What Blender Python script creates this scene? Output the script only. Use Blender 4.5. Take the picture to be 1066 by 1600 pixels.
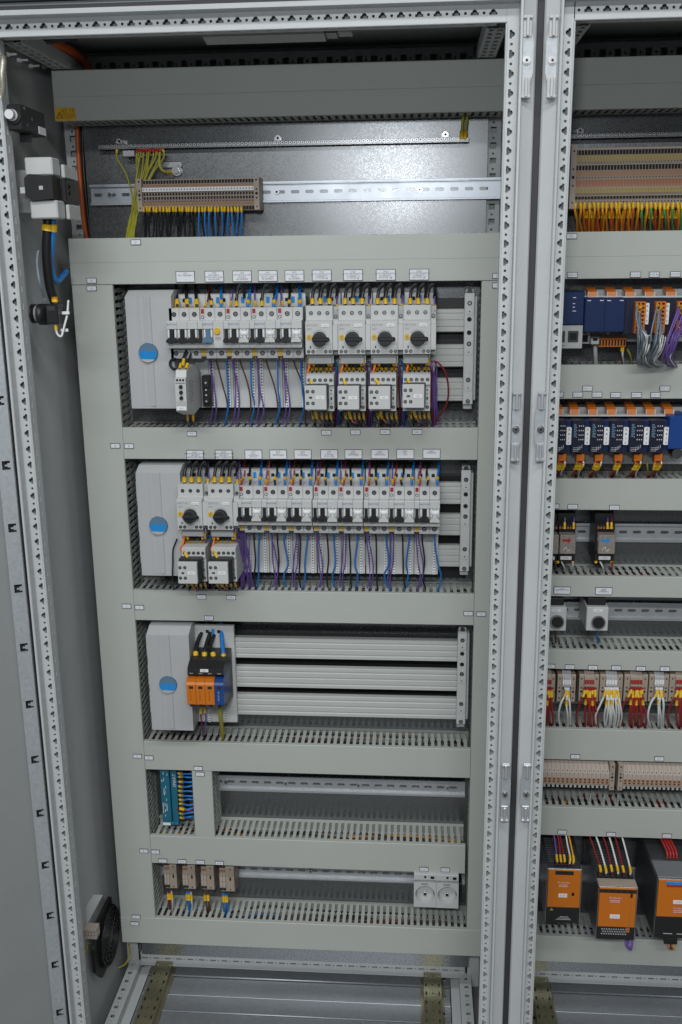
import bpy, math, random
from mathutils import Vector
from mathutils.geometry import delaunay_2d_cdt
random.seed(7)
for _o in list(bpy.data.objects): bpy.data.objects.remove(_o)
SC = bpy.context.scene
COL = SC.collection
# All measures below are millimetres: x to the right, y into the cabinet (0 = the perforated front strip), z up.
ZOFF = 1830.0
def W(p): return Vector((p[0]/1000, p[1]/1000, (p[2]+ZOFF)/1000))

# ------------------------------------------------------------------ camera
CAM = Vector((601.07, -1471.89, -294.06)); FPX = 1539.51
PITCH, YAW, ROLL = 0.2508, 0.0772, -0.0122
_fw = Vector((-math.sin(YAW)*math.cos(PITCH), math.cos(YAW)*math.cos(PITCH), -math.sin(PITCH)))
_r0 = Vector((math.cos(YAW), math.sin(YAW), 0)); _u0 = _r0.cross(_fw)
_rt = _r0*math.cos(ROLL)+_u0*math.sin(ROLL); _up = -_r0*math.sin(ROLL)+_u0*math.cos(ROLL)
cd = bpy.data.cameras.new('camera'); co = bpy.data.objects.new('camera', cd); COL.objects.link(co)
cd.sensor_fit = 'VERTICAL'; cd.sensor_height = 36; cd.lens = FPX/1600*36; cd.clip_start = .01; cd.clip_end = 100
from mathutils import Matrix
_m = Matrix((( _rt.x,_up.x,-_fw.x),(_rt.y,_up.y,-_fw.y),(_rt.z,_up.z,-_fw.z))).to_4x4(); _m.translation = W(CAM)
co.matrix_world = _m; SC.camera = co
def at(px, py, Y):
    "the point of the place that stands in the depth plane Y where the photograph shows (px, py)"
    d = _fw + _rt*((px-533)/FPX) - _up*((py-800)/FPX)
    return CAM + d*((Y-CAM.y)/d.y)
def atx(px, py, X):
    d = _fw + _rt*((px-533)/FPX) - _up*((py-800)/FPX)
    return CAM + d*((X-CAM.x)/d.x)

# ------------------------------------------------------------------ light
wd = bpy.data.worlds.new('World'); SC.world = wd; wd.use_nodes = True
wd.node_tree.nodes['Background'].inputs[0].default_value = (.80,.88,1,1)
wd.node_tree.nodes['Background'].inputs[1].default_value = .06
def area(name, loc, target, sx, sy, watts, col=(1,1,1)):
    l = bpy.data.lights.new(name,'AREA'); l.shape='RECTANGLE'; l.size=sx/1000; l.size_y=sy/1000; l.energy=watts; l.color=col
    o = bpy.data.objects.new(name,l); COL.objects.link(o); o.location = W(loc)
    o.rotation_euler = (W(target)-W(loc)).to_track_quat('-Z','Y').to_euler(); return o
for _x in (-150,1150):
    area('ceiling_lamp', (_x,-1150,1000), (_x,-1150,0), 1200, 200, 17, (.97,.99,1))
for _x in (-100,1100):
    area('ceiling_lamp', (_x,-3300,1280), (_x,-3300,0), 1200, 200, 72, (.97,.99,1))
area('camera_lamp', (508,-1700,0), (500,235,-500), 170, 120, 6.5, (.93,.97,1))
SC.view_settings.view_transform='Standard'; SC.view_settings.look='None'; SC.view_settings.exposure=-0.2; SC.view_settings.gamma=1
SC.view_settings.use_curve_mapping=False
SC.cycles.max_bounces=6; SC.cycles.use_denoising=True

# ------------------------------------------------------------------ materials
MAT = {}
def mat(name, col, rough=.45, metal=0.0, var=.06, scale=9.0, bump=0.0, bscale=900.0, spec=.5, kind='noise', rvar=0.0, trans=0.0):
    m = bpy.data.materials.new(name); m.use_nodes=True; nt=m.node_tree; N=nt.nodes; L=nt.links; b=N['Principled BSDF']
    b.inputs['Roughness'].default_value=rough; b.inputs['Metallic'].default_value=metal
    b.inputs['Specular IOR Level'].default_value=spec
    if trans: b.inputs['Transmission Weight'].default_value=trans
    tc=N.new('ShaderNodeTexCoord')
    if var:
        if kind=='spangle':
            t=N.new('ShaderNodeTexVoronoi'); t.inputs['Scale'].default_value=scale; out=t.outputs['Color']
            n2=N.new('ShaderNodeTexNoise'); n2.inputs['Scale'].default_value=7; n2.inputs['Detail'].default_value=6; L.new(tc.outputs['Object'],n2.inputs['Vector'])
            mx=N.new('ShaderNodeMix'); mx.data_type='RGBA'; mx.inputs[0].default_value=.55; L.new(t.outputs['Color'],mx.inputs[6]); L.new(n2.outputs['Fac'],mx.inputs[7]); out=mx.outputs[2]
        else:
            t=N.new('ShaderNodeTexNoise'); t.inputs['Scale'].default_value=scale; t.inputs['Detail'].default_value=7; t.inputs['Roughness'].default_value=.65; out=t.outputs['Fac']
        L.new(tc.outputs['Object'],t.inputs['Vector'])
        r=N.new('ShaderNodeMapRange'); r.inputs[1].default_value=.25; r.inputs[2].default_value=.75; r.inputs[3].default_value=1-var; r.inputs[4].default_value=1+var
        L.new(out,r.inputs[0])
        v=N.new('ShaderNodeVectorMath'); v.operation='SCALE'; v.inputs[0].default_value=col[:3]; L.new(r.outputs[0],v.inputs['Scale']); L.new(v.outputs[0],b.inputs['Base Color'])
        if rvar:
            r2=N.new('ShaderNodeMapRange'); r2.inputs[1].default_value=.25; r2.inputs[2].default_value=.75; r2.inputs[3].default_value=rough-rvar; r2.inputs[4].default_value=rough+rvar
            L.new(out,r2.inputs[0]); L.new(r2.outputs[0],b.inputs['Roughness'])
    else: b.inputs['Base Color'].default_value=(*col[:3],1)
    if bump:
        n=N.new('ShaderNodeTexNoise'); n.inputs['Scale'].default_value=bscale; n.inputs['Detail'].default_value=3; L.new(tc.outputs['Object'],n.inputs['Vector'])
        bp=N.new('ShaderNodeBump'); bp.inputs['Strength'].default_value=bump; bp.inputs['Distance'].default_value=.001; L.new(n.outputs['Fac'],bp.inputs['Height']); L.new(bp.outputs[0],b.inputs['Normal'])
    MAT[name]=m; return m
mat('coat',(.48,.50,.505),.42,bump=.12,bscale=1400,var=.05)
mat('panel',(.44,.455,.46),.6,bump=.15,bscale=1200,var=.05)
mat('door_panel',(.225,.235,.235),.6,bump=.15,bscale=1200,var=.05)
mat('duct',(.43,.452,.422),.5,bump=.1,bscale=1500,var=.035,scale=5)
mat('cover',(.42,.43,.435),.42,var=.03,bump=.05)
mat('device',(.50,.51,.505),.42,var=.04,scale=30)
mat('device_grey',(.40,.41,.41),.45,var=.05,scale=30)
mat('bar_cover',(.46,.475,.455),.45,var=.04)
mat('rail_grey',(.50,.52,.54),.4,.55,var=.08,scale=60)
mat('concrete',(.22,.216,.21),.8,var=.15,scale=6)
mat('psu_grey',(.19,.20,.21),.45,.3,var=.06)
mat('galv',(.195,.202,.208),.29,.85,var=.05,scale=520,kind='spangle',rvar=.05)
mat('galv_dark',(.42,.445,.47),.42,.7,var=.12,scale=300,kind='spangle',rvar=.05)
mat('galv_matt',(.40,.43,.45),.5,.4,var=.1,scale=200,kind='spangle')
mat('zinc',(.44,.47,.51),.38,.88,var=.08,scale=25,rvar=.06)
mat('steel',(.66,.66,.66),.25,1.0,var=.12,scale=60)
mat('nickel',(.40,.40,.41),.32,1.0,var=.1,scale=60)
mat('olive',(.36,.34,.22),.38,.75,var=.15,scale=40)
mat('black',(.013,.013,.014),.42,var=.2,scale=30)
mat('dark',(.035,.036,.038),.5,var=.15,scale=30)
mat('hole',(.006,.006,.007),.8,var=0)
mat('rubber',(.03,.03,.034),.65,var=.15,scale=20)
mat('white',(.75,.76,.77),.45,var=.03)
mat('paper',(.70,.72,.76),.55,var=.02)
mat('ink',(.02,.02,.025),.6,var=0)
mat('ink_grey',(.22,.22,.22),.6,var=0)
mat('ink_blue',(.02,.10,.30),.6,var=0)
mat('ink_white',(.62,.64,.66),.6,var=0)
mat('yellow',(.64,.40,.01),.4,var=.12,scale=60)
mat('sticker',(.72,.40,.01),.45,var=.04)
mat('orange',(.56,.155,.006),.4,var=.06,scale=20)
mat('orange_plug',(.56,.15,.012),.4,var=.08,scale=50)
mat('insert',(.33,.17,.09),.45,var=.15,scale=80)
mat('insert_red',(.36,.125,.05),.45,var=.12,scale=80)
mat('insert_yellow',(.33,.25,.07),.45,var=.12,scale=80)
mat('beige',(.35,.29,.235),.5,var=.08,scale=40)
mat('cream',(.43,.37,.32),.5,var=.06,scale=40)
mat('blue',(.009,.052,.22),.38,var=.06,scale=20)
mat('plc_blue',(.006,.021,.082),.35,var=.06,scale=20)
mat('plc_dark',(.008,.010,.028),.4,var=.1,scale=30)
mat('teal',(.012,.13,.20),.3,var=.12,scale=30)
mat('badge_blue',(.02,.24,.58),.25,var=.1,scale=40)
mat('badge_grey',(.10,.19,.29),.3,var=.1,scale=40)
mat('relay_clear',(.25,.22,.20),.15,var=.25,scale=110)
mat('red',(.34,.022,.018),.4,var=.1,scale=40)
WC = {'black':(.012,.012,.013),'blue':(.012,.17,.50),'purple':(.15,.085,.33),'brown':(.10,.040,.020),'red':(.30,.02,.02),'orange':(.68,.16,.012),
      'white':(.68,.69,.68),'grey':(.17,.21,.245),'greenyellow':(.34,.32,.03),'yellow':(.76,.32,.010),'green':(.06,.33,.14),'orangered':(.55,.11,.02),'darkred':(.22,.016,.02),'palegrey':(.50,.51,.49)}
for k,v in WC.items(): mat('wire_'+k, v, .42, var=.08, scale=50)
mat('conduit',(.50,.115,.022),.5,var=.1,scale=40)
mat('braid',(.42,.40,.34),.4,.6,var=.4,scale=420)

# ------------------------------------------------------------------ mesh helpers
class MB:
    def __init__(s): s.v=[]; s.f=[]; s.m=[]; s.s=[]
    def add(s, vs, fs, m=0, sm=False):
        o=len(s.v); s.v += [tuple(v) for v in vs]
        for f in fs: s.f.append([i+o for i in f]); s.m.append(m); s.s.append(sm)
        return s
    def box(s, x0,x1,y0,y1,z0,z1, c=0, m=0):
        if x0>x1: x0,x1=x1,x0
        if y0>y1: y0,y1=y1,y0
        if z0>z1: z0,z1=z1,z0
        if c<=0:
            vs=[(x,y,z) for x in (x0,x1) for y in (y0,y1) for z in (z0,z1)]
            return s.add(vs,[(0,1,3,2),(4,6,7,5),(0,4,5,1),(2,3,7,6),(0,2,6,4),(1,5,7,3)],m)
        c=min(c,(x1-x0)*.45,(y1-y0)*.45,(z1-z0)*.45); vs=[]; idx={}
        for i,sx in enumerate((-1,1)):
            for j,sy in enumerate((-1,1)):
                for k,sz in enumerate((-1,1)):
                    X=(x0,x1)[i]; Y=(y0,y1)[j]; Z=(z0,z1)[k]
                    idx[i,j,k,0]=len(vs); vs.append((X,Y-sy*c,Z-sz*c))
                    idx[i,j,k,1]=len(vs); vs.append((X-sx*c,Y,Z-sz*c))
                    idx[i,j,k,2]=len(vs); vs.append((X-sx*c,Y-sy*c,Z))
        g=lambda i,j,k,a: idx[i,j,k,a]; F=[]
        for i in (0,1): F.append([g(i,0,0,0),g(i,1,0,0),g(i,1,1,0),g(i,0,1,0)])
        for j in (0,1): F.append([g(0,j,0,1),g(1,j,0,1),g(1,j,1,1),g(0,j,1,1)])
        for k in (0,1): F.append([g(0,0,k,2),g(1,0,k,2),g(1,1,k,2),g(0,1,k,2)])
        for i in (0,1):
            for j in (0,1): F.append([g(i,j,0,0),g(i,j,1,0),g(i,j,1,1),g(i,j,0,1)])
            for k in (0,1): F.append([g(i,0,k,0),g(i,1,k,0),g(i,1,k,2),g(i,0,k,2)])
        for j in (0,1):
            for k in (0,1): F.append([g(0,j,k,1),g(1,j,k,1),g(1,j,k,2),g(0,j,k,2)])
        for i in (0,1):
            for j in (0,1):
                for k in (0,1): F.append([g(i,j,k,0),g(i,j,k,1),g(i,j,k,2)])
        return s.add(vs,F,m)
    def prism(s, poly, a0, a1, axis, m=0, sm=False):
        "poly: 2-D outline in the two other axes (x: (y,z), y: (x,z), z: (x,y))"
        n=len(poly)
        if axis=='x': P=lambda p,a:(a,p[0],p[1])
        elif axis=='y': P=lambda p,a:(p[0],a,p[1])
        else: P=lambda p,a:(p[0],p[1],a)
        vs=[P(p,a0) for p in poly]+[P(p,a1) for p in poly]
        s.add(vs,[list(range(n)),list(range(2*n-1,n-1,-1))],m)
        o=len(s.v)-2*n
        for i in range(n):
            j=(i+1)%n; s.f.append([o+i,o+j,o+n+j,o+n+i]); s.m.append(m); s.s.append(sm)
        return s
    def cyl(s, c, axis, r, l, n=14, r2=None, m=0):
        r2=r if r2 is None else r2; vs=[]
        for a,rr in ((0,r),(l,r2)):
            for i in range(n):
                t=2*math.pi*i/n; u,w=rr*math.cos(t),rr*math.sin(t)
                vs.append((c[0]+a,c[1]+u,c[2]+w) if axis=='x' else (c[0]+u,c[1]+a,c[2]+w) if axis=='y' else (c[0]+u,c[1]+w,c[2]+a))
        s.add(vs,[list(range(n)),list(range(2*n-1,n-1,-1))],m); o=len(s.v)-2*n
        for i in range(n):
            j=(i+1)%n; s.f.append([o+i,o+j,o+n+j,o+n+i]); s.m.append(m); s.s.append(True)
        return s
    def tube(s, pts, r, n=7, m=0):
        pts=[Vector(p) for p in pts]; k=len(pts); vs=[]; u=None
        for i,p in enumerate(pts):
            t=(pts[min(i+1,k-1)]-pts[max(i-1,0)])
            t=t.normalized() if t.length>1e-9 else Vector((0,0,1))
            if u is None: u=t.orthogonal().normalized()
            else:
                u=u-t*u.dot(t); u=u.normalized() if u.length>1e-6 else t.orthogonal().normalized()
            w=t.cross(u); rr=r[i] if isinstance(r,(list,tuple)) else r
            for j in range(n):
                a=2*math.pi*j/n; vs.append(p+u*(rr*math.cos(a))+w*(rr*math.sin(a)))
        s.add(vs,[list(range(n)),list(range(k*n-1,(k-1)*n-1,-1))],m); o=len(s.v)-k*n
        for i in range(k-1):
            for j in range(n):
                j2=(j+1)%n; s.f.append([o+i*n+j,o+i*n+j2,o+(i+1)*n+j2,o+(i+1)*n+j]); s.m.append(m); s.s.append(True)
        return s
    def mesh(s, name, mats):
        me=bpy.data.meshes.new(name); me.from_pydata([(a/1000,b/1000,c/1000) for a,b,c in s.v],[],s.f)
        for x in ([mats] if isinstance(mats,str) else mats): me.materials.append(MAT[x])
        me.polygons.foreach_set('material_index',s.m); me.polygons.foreach_set('use_smooth',s.s)
        me.update(); return me
    def build(s, name, mats, parent=None, loc=None):
        o=bpy.data.objects.new(name,s.mesh(name,mats)); COL.objects.link(o)
        if parent is not None: o.parent=parent
        if loc is not None: o.location = W(loc) if parent is None else Vector(loc)/1000
        elif parent is None: o.location = W((0,0,0))
        return o
LABELS = {}
def tag(o, label, cat, group=None):
    o['label']=label; o['category']=cat
    if group: o['group']=group
    LABELS.setdefault(label,[]).append((o.name,group))
    return o
def thing(name, label, cat, loc=(0,0,0), group=None):
    o=bpy.data.objects.new(name,None); COL.objects.link(o); o.location=W(loc); o.empty_display_size=.01
    return tag(o,label,cat,group)
def copy_tree(o, parent=None):
    c=o.copy(); COL.objects.link(c); c.parent=parent
    for ch in list(o.children): copy_tree(ch,c)
    return c
def clone(o, loc, label, group=None):
    c=copy_tree(o); c.location=W(loc); c['label']=label; LABELS.setdefault(label,[]).append((c.name,group))
    if group: c['group']=group
    return c
def holed(outer, holes):
    "triangulated plate outline with holes: (verts2d, tris, loops)"
    vs=[]; ed=[]; loops=[]
    for lp in [outer]+holes:
        o=len(vs); n=len(lp); vs+= [Vector(p) for p in lp]; ed+=[(o+i,o+(i+1)%n) for i in range(n)]; loops.append(list(range(o,o+n)))
    r=delaunay_2d_cdt(vs,ed,[],1,1e-5); V=r[0]
    def inside(p,lp):
        c=False; n=len(lp)
        for i in range(n):
            (x1,y1),(x2,y2)=lp[i],lp[i-1]
            if (y1>p[1])!=(y2>p[1]) and p[0]<(x2-x1)*(p[1]-y1)/(y2-y1)+x1: c=not c
        return c
    T=[]
    for f in r[2]:
        g=(sum(V[i].x for i in f)/3,sum(V[i].y for i in f)/3)
        if inside(g,outer) and not any(inside(g,h) for h in holes): T.append(list(f))
    return [tuple(v) for v in V],T,[[Vector(p) for p in lp] for lp in holes]
def circ(cx,cy,r,n=10): return [(cx+r*math.cos(2*math.pi*i/n),cy+r*math.sin(2*math.pi*i/n)) for i in range(n)]
def rrect(cx,cy,w,h,r,n=3):
    o=[]
    for sx,sy,a0 in ((1,1,0),(-1,1,90),(-1,-1,180),(1,-1,270)):
        for i in range(n+1):
            a=math.radians(a0+90*i/n); o.append((cx+sx*(w/2-r)+r*math.cos(a),cy+sy*(h/2-r)+r*math.sin(a)))
    return o
def punch(mb, cell, mapf, mapb, m=0):
    "adds one punched cell: the face on the near side and the walls of its holes"
    v,t,h=cell
    mb.add([mapf(p) for p in v],t,m)
    for lp in h:
        n=len(lp); vs=[mapf(p) for p in lp]+[mapb(p) for p in lp]
        mb.add(vs,[(i,(i+1)%n,n+(i+1)%n,n+i) for i in range(n)],m)
_TX={}
def text_mesh(txt, size, mats='ink', align='CENTER', squeeze=1.0):
    k=(txt,round(size,2),mats,align,squeeze)
    if k in _TX: return _TX[k]
    cu=bpy.data.curves.new('lettering','FONT'); cu.body=txt; cu.size=size/1000*1.35; cu.resolution_u=1; cu.align_x=align; cu.align_y='CENTER'; cu.space_line=.85
    ob=bpy.data.objects.new('tmp',cu); COL.objects.link(ob); bpy.context.view_layer.update()
    me=bpy.data.meshes.new_from_object(ob.evaluated_get(bpy.context.evaluated_depsgraph_get()))
    bpy.data.objects.remove(ob); bpy.data.curves.remove(cu)
    for v in me.vertices: v.co=Vector((v.co.x*squeeze,0,v.co.y))
    me.materials.clear(); me.materials.append(MAT[mats]); me.name='lettering'
    _TX[k]=me; return me
def lettering(txt, size, parent, loc, mats='ink', align='CENTER', squeeze=1.0, rot=None):
    o=bpy.data.objects.new('lettering',text_mesh(txt,size,mats,align,squeeze)); COL.objects.link(o); o.parent=parent; o.location=Vector(loc)/1000
    if rot: o.rotation_euler=rot
    return o
def cr(pts, k=6):
    "Catmull-Rom through the points"
    P=[Vector(p) for p in pts]
    if len(P)<3: return P
    Q=[P[0]*2-P[1]]+P+[P[-1]*2-P[-2]]; out=[]
    for i in range(1,len(Q)-2):
        a,b,c,d=Q[i-1:i+3]
        for j in range(k):
            t=j/k; out.append(.5*((2*b)+(c-a)*t+(2*a-5*b+4*c-d)*t*t+(3*b-a-3*c+d)*t**3))
    out.append(P[-1]); return out
def ordinal(i): return ['first','second','third','fourth','fifth','sixth','seventh','eighth','ninth','tenth','eleventh','twelfth','thirteenth','fourteenth','fifteenth','sixteenth','seventeenth','eighteenth','nineteenth','twentieth'][i] if i<20 else 'twenty-'+ordinal(i-20) if i<29 else 'thirtieth' if i==29 else 'thirty-'+ordinal(i-30)
BULK={}
def bulk_flush():
    for label,(mb,mats) in BULK.items():
        o=mb.build('wire_tangle',mats); tag(o,label,'wires'); o['kind']='stuff'
def wire(pts, r, col, label, group=None, marks=(), name='wire', cat='wire', n=7, k=6, mcol='yellow', bulk=None):
    "one conductor; marks = (start, end) stretches, as shares of its length, that carry a marker sleeve"
    if len(pts)>=5 and r<2.2:
        pts=[Vector(p) if i in (0,len(pts)-1) else Vector(p)+Vector((random.uniform(-1.8,1.8),random.uniform(-2,2),random.uniform(-1.2,1.2))) for i,p in enumerate(pts)]
    C=cr(pts,k); o=Vector(C[0]); C=[c-o for c in C]
    def slot(m):
        if m not in BULK[bulk][1]: BULK[bulk][1].append(m)
        return BULK[bulk][1].index(m)
    if bulk:
        if bulk not in BULK: BULK[bulk]=(MB(),[])
        BULK[bulk][0].tube([c+o for c in C],r,5,m=slot('wire_'+col)); ob=None
    else:
        if col=='greenyellow' and name=='wire': name='earth_wire'
        ob=MB().tube(C,r,n).build(name,'wire_'+col,None,o); tag(ob,label,cat,group)
    L=[0]
    for a,b in zip(C,C[1:]): L.append(L[-1]+(b-a).length)
    def pos(s):
        for i in range(len(C)-1):
            if L[i+1]>=s: 
                t=(s-L[i])/max(L[i+1]-L[i],1e-9); return C[i].lerp(C[i+1],t)
        return C[-1]
    for a,b in marks:
        if b<=1.0001 and a<=1: a*=L[-1]; b*=L[-1]
        q=[pos(a+(b-a)*i/3) for i in range(4)]
        if bulk: BULK[bulk][0].tube([p_+o for p_ in q],max(r+.75,r*1.3),6,m=slot(mcol))
        else: MB().tube(q,max(r+.75,r*1.3),8).build('wire_marker',mcol,ob)
    return ob
def screw(parent, x, y, z, r=3.2, head='steel', axis='y', depth=1.0):
    "a sunk screw: dark socket with a slotted metal head in it"
    mb=MB().cyl((x,y-.25,z),'y',r,.5,12,m=0).cyl((x,y-.55,z),'y',r*.68,.5,10,m=1).box(x-r*.5,x+r*.5,y-.75,y-.5,z-r*.1,z+r*.1,m=0)
    return mb.build('terminal_screw',['hole',head],parent)
_SM={}
def screws(parent, pts, y, r=3.2, head='nickel'):
    k=(r,head)
    for x,z in pts:
        if k not in _SM:
            o=screw(parent,0,0,0,r,head); _SM[k]=o.data
        else:
            o=bpy.data.objects.new('terminal_screw',_SM[k]); COL.objects.link(o); o.parent=parent
        o.location=Vector((x,y,z))/1000

# ------------------------------------------------------------------ the two cabinets
KEY=[(-2.6,-5.4),(.9,-5.4),(.9,-3.4),(2.6,-3.2),(4.1,-1.8),(4.6,0),(4.1,1.8),(2.6,3.2),(.9,3.4),(.9,5.4),(-2.6,5.4)]
CELL_POST=holed([(-7,-18.75),(9.5,-18.75),(9.5,6.25),(-7,6.25)],[KEY,circ(0,-12.5,2.0)])
CELL_RAIL=holed([(-18.75,-11),(6.25,-11),(6.25,10.5),(-18.75,10.5)],[[(b,a) for a,b in KEY],circ(-12.5,0,2.0)])
CELL_SLOT=holed([(0,-12.5),(27,-12.5),(27,12.5),(0,12.5)],[rrect(12,0,4,12,1.6)])
CELL_SQ=holed([(-12.5,-13),(12.5,-13),(12.5,13),(-12.5,13)],[rrect(0,0,10.5,10.5,1),circ(12.4-.1,0,.05,3)])
CELL_SQ=holed([(-12.5,-13),(12.5,-13),(12.5,13),(-12.5,13)],[rrect(-5,0,10.5,10.5,1),circ(7,0,1.9)])
def front_post(parent, X, s):
    mb=MB()
    for k in range(0,73):
        z=-25*k
        punch(mb,CELL_POST,lambda p:(X+s*p[0],0,z+p[1]),lambda p:(X+s*p[0],2.2,z+p[1]))
        punch(mb,CELL_SLOT,lambda p:(X-s*7,p[0]+.5,z-6.25+p[1]),lambda p:(X-s*5.4,p[0]+.5,z-6.25+p[1]))
    z0,z1=-1818.75,6.25
    mb.box(X-s*7,X+s*9.5,0,2.2,z1,46)
    mb.box(X-s*7,X-s*5.4,2.2,27.5,z1,18)
    mb.box(X-s*5.2,X+s*9.5,17,18.5,z0,46)
    mb.box(X-s*8.4,X-s*5.6,-1.4,1.6,z0,14,c=.9)
    o=MB()
    P=[(9.5,30),(9.5,-17),(10.3,-19),(13,-19.4),(14,-17.8),(14.6,-12.5),(31.5,-3.2),(33.5,0),(33.5,30)]
    o.prism([(X+s*a,b) for a,b in P],z0,60,'z')
    a=mb.build('front_post','coat',parent); o.build('sealing_flange','coat',a)
    return a
def cabinet(X0, label, xt0, left_side):
    t=thing('electrical_cabinet',label,'cabinet',(X0+364,180,-1830))
    t0=Vector((X0+364,180,-1830))
    def B(mb,name,m,par=None):
        o=mb.build(name,m,par if par is not None else t)
        if par is None: o.location=(-t0)/1000
        return o
    A=lambda:MB()
    XR=X0+727.8
    for X,s in ((X0,-1),(XR,1)):
        p=front_post(t,X,s); p.location=(-t0)/1000
    # top rail
    mb=A(); zt=27.4
    for k in range(28):
        x=X0+xt0+25*k
        punch(mb,CELL_RAIL,lambda p:(x+p[0],0,zt+p[1]),lambda p:(x+p[0],2.2,zt+p[1]))
        punch(mb,CELL_SLOT,lambda p:(x-6.25+p[1],p[0]+.5,zt-11),lambda p:(x-6.25+p[1],p[0]+.5,zt-9.4))
    mb.box(X0+7.2,X0+xt0-18.75,.1,2.2,16.4,37.9); mb.box(X0+xt0+25*27+6.25,XR-7.2,.1,2.2,16.4,37.9)
    mb.box(X0+8,XR-8,18,19.5,18.2,46); mb.box(X0+6,XR-6,-1.5,1.5,14.4,17.2,c=.9)
    r=B(mb,'top_rail','coat')
    o=A(); P=[(30,38),(-17,38),(-19,38.8),(-19.4,43.5),(-17.5,45.5),(-8,46),(-8,53),(-3,58),(30,59)]
    o.prism(P,X0-9.4,XR+9.4,'x'); B(o,'sealing_flange','coat',r)
    B(A().box(X0-8,XR+8,-12,-8.4,46.5,52,m=0),'gasket','rubber',r)
    B(A().box(X0-33,XR+33,-26,-4,60.5,92,c=3),'roof_trim','coat')
    B(A().box(X0-33,XR+33,-3.5,372,60.5,63),'roof_plate','panel')
    B(A().box(X0-30,X0-28.5,31,362,-1830,59.5),'side_panel','panel')
    B(A().box(XR+28.5,XR+30,31,362,-1830,59.5),'side_panel','panel')  # unseen right partition, added to block light
    B(A().box(X0-33,XR+33,366,368,-1830,60),'rear_panel','panel')
    # rear frame
    mb=A()
    for k in range(-1,29):
        x=X0+51.9+25*k+5
        if x+12.5>XR-12 or x-12.5<X0+12: continue
        punch(mb,CELL_SQ,lambda p:(x+p[0],328,32+p[1]*1.3),lambda p:(x+p[0],331,32+p[1]*1.3))
    mb.box(X0+12,XR-12,326,328,15,17); mb.box(X0+12,XR-12,332,360,48.9,50)
    B(mb,'rear_top_rail','coat')
    for X,zz in ((X0-3.3,-73.0),(X0+730.4,-73.5)):
        mb=A()
        for k in range(-4,12):
            z=zz-25*k-5
            punch(mb,CELL_SQ,lambda p:(X+p[1],328,z+p[0]),lambda p:(X+p[1],331,z+p[0]))
        mb.box(X-13,X+13,328,330,-1800,zz-25*11-17.5)
        sgn=1 if X<X0+300 else -1
        mb.box(X+sgn*13,X+sgn*11.5,328,360,-1800,40); mb.box(X-13,X+13,345,347,-1800,40)
        B(mb,'rear_post','coat')
    # mounting plate, extended below the lowest duct to stand in for shadow there
    B(A().box(X0+21,X0+720,315,318,-1742,9).box(X0+21,X0+23,318,327,-1742,9).box(X0+718,X0+720,318,327,-1742,9),'mounting_plate','galv')
    # base: rear rail, depth rails, floor plates
    mb=A()
    cellr=holed([(-12.5,-9),(12.5,-9),(12.5,9),(-12.5,9)],[rrect(-4,0,13,3.6,1.2),circ(8,0,1.6)])
    for k in range(28):
        x=X0+26+25*k
        punch(mb,cellr,lambda p:(x+p[0],328,-1762+p[1]),lambda p:(x+p[0],330,-1762+p[1]))
    mb.box(X0+12,XR-12,328,360,-1753,-1751.5); mb.box(X0+12,XR-12,318,330,-1772.5,-1771)
    B(mb,'rear_base_rail','coat')
    celld=holed([(-12,-12.5),(12,-12.5),(12,12.5),(-12,12.5)],[rrect(-2,-4,8.5,8.5,.8),circ(-2,7.5,1.8)])
    for xa,dx in ((X0+2,1),(XR-14,-1)):
        mb=A()
        for k in range(12):
            y=42+25*k
            punch(mb,celld,lambda p:(xa+dx*p[0],y+p[1],-1768),lambda p:(xa+dx*p[0],y+p[1],-1770))
        mb.box(xa+dx*12,xa+dx*10.5,29,330,-1795,-1768.2); mb.box(xa+dx*12.2,xa+dx*30,29,330,-1790,-1788.5); mb.box(xa-14,xa+14,29,330,-1800,-1796)
        B(mb,'base_depth_rail','coat')
    ys=[(305,350,-1786),(252,304.2,-1788),(204,251.2,-1787),(150,203.2,-1788),(40,149.2,-1787)]
    for y0,y1,z in ys:
        mb=A().box(X0+34,XR-46,y0,y1,z-1.5,z,c=.5)
        if y0 in (305,150): mb.cyl((X0+34,y0+1.2,z+.8),'x',2.0,XR-X0-80,8)
        if y0==204: mb.cyl((X0+34,y0+1,z+.3),'x',1.2,XR-X0-80,8)
        p=B(mb,'floor_plate','galv_dark')
        for xx in (X0+44,XR-58):
            B(A().cyl((xx,(y0+y1)/2,z),'z',3.6,3,8),'plate_screw','steel',p)
    for xa in (X0+46,X0+625.5):
        mb=A(); w=37
        cello=holed([(-w/2,-12.5),(w/2,-12.5),(w/2,12.5),(-w/2,12.5)],[rrect(-13.3,0,3.6,10.5,.8),rrect(13.3,0,3.6,10.5,.8),circ(0,0,2.0,8),circ(0,-9.5,.9,6)])
        xc=xa+w/2+1
        for k in range(12):
            y=40+25*k
            punch(mb,cello,lambda p:(xc+p[0],y+p[1],-1768),lambda p:(xc+p[0],y+p[1],-1770))
        for sx in (-1,1): mb.box(xc+sx*w/2,xc+sx*(w/2-1.6),27.5,327.5,-1784,-1768.2)
        mb.box(xc-w/2-6,xc-w/2,27.5,327.5,-1785.5,-1784); mb.box(xc+w/2,xc+w/2+6,27.5,327.5,-1785.5,-1784)
        B(mb,'floor_mounting_rail','olive')
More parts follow.
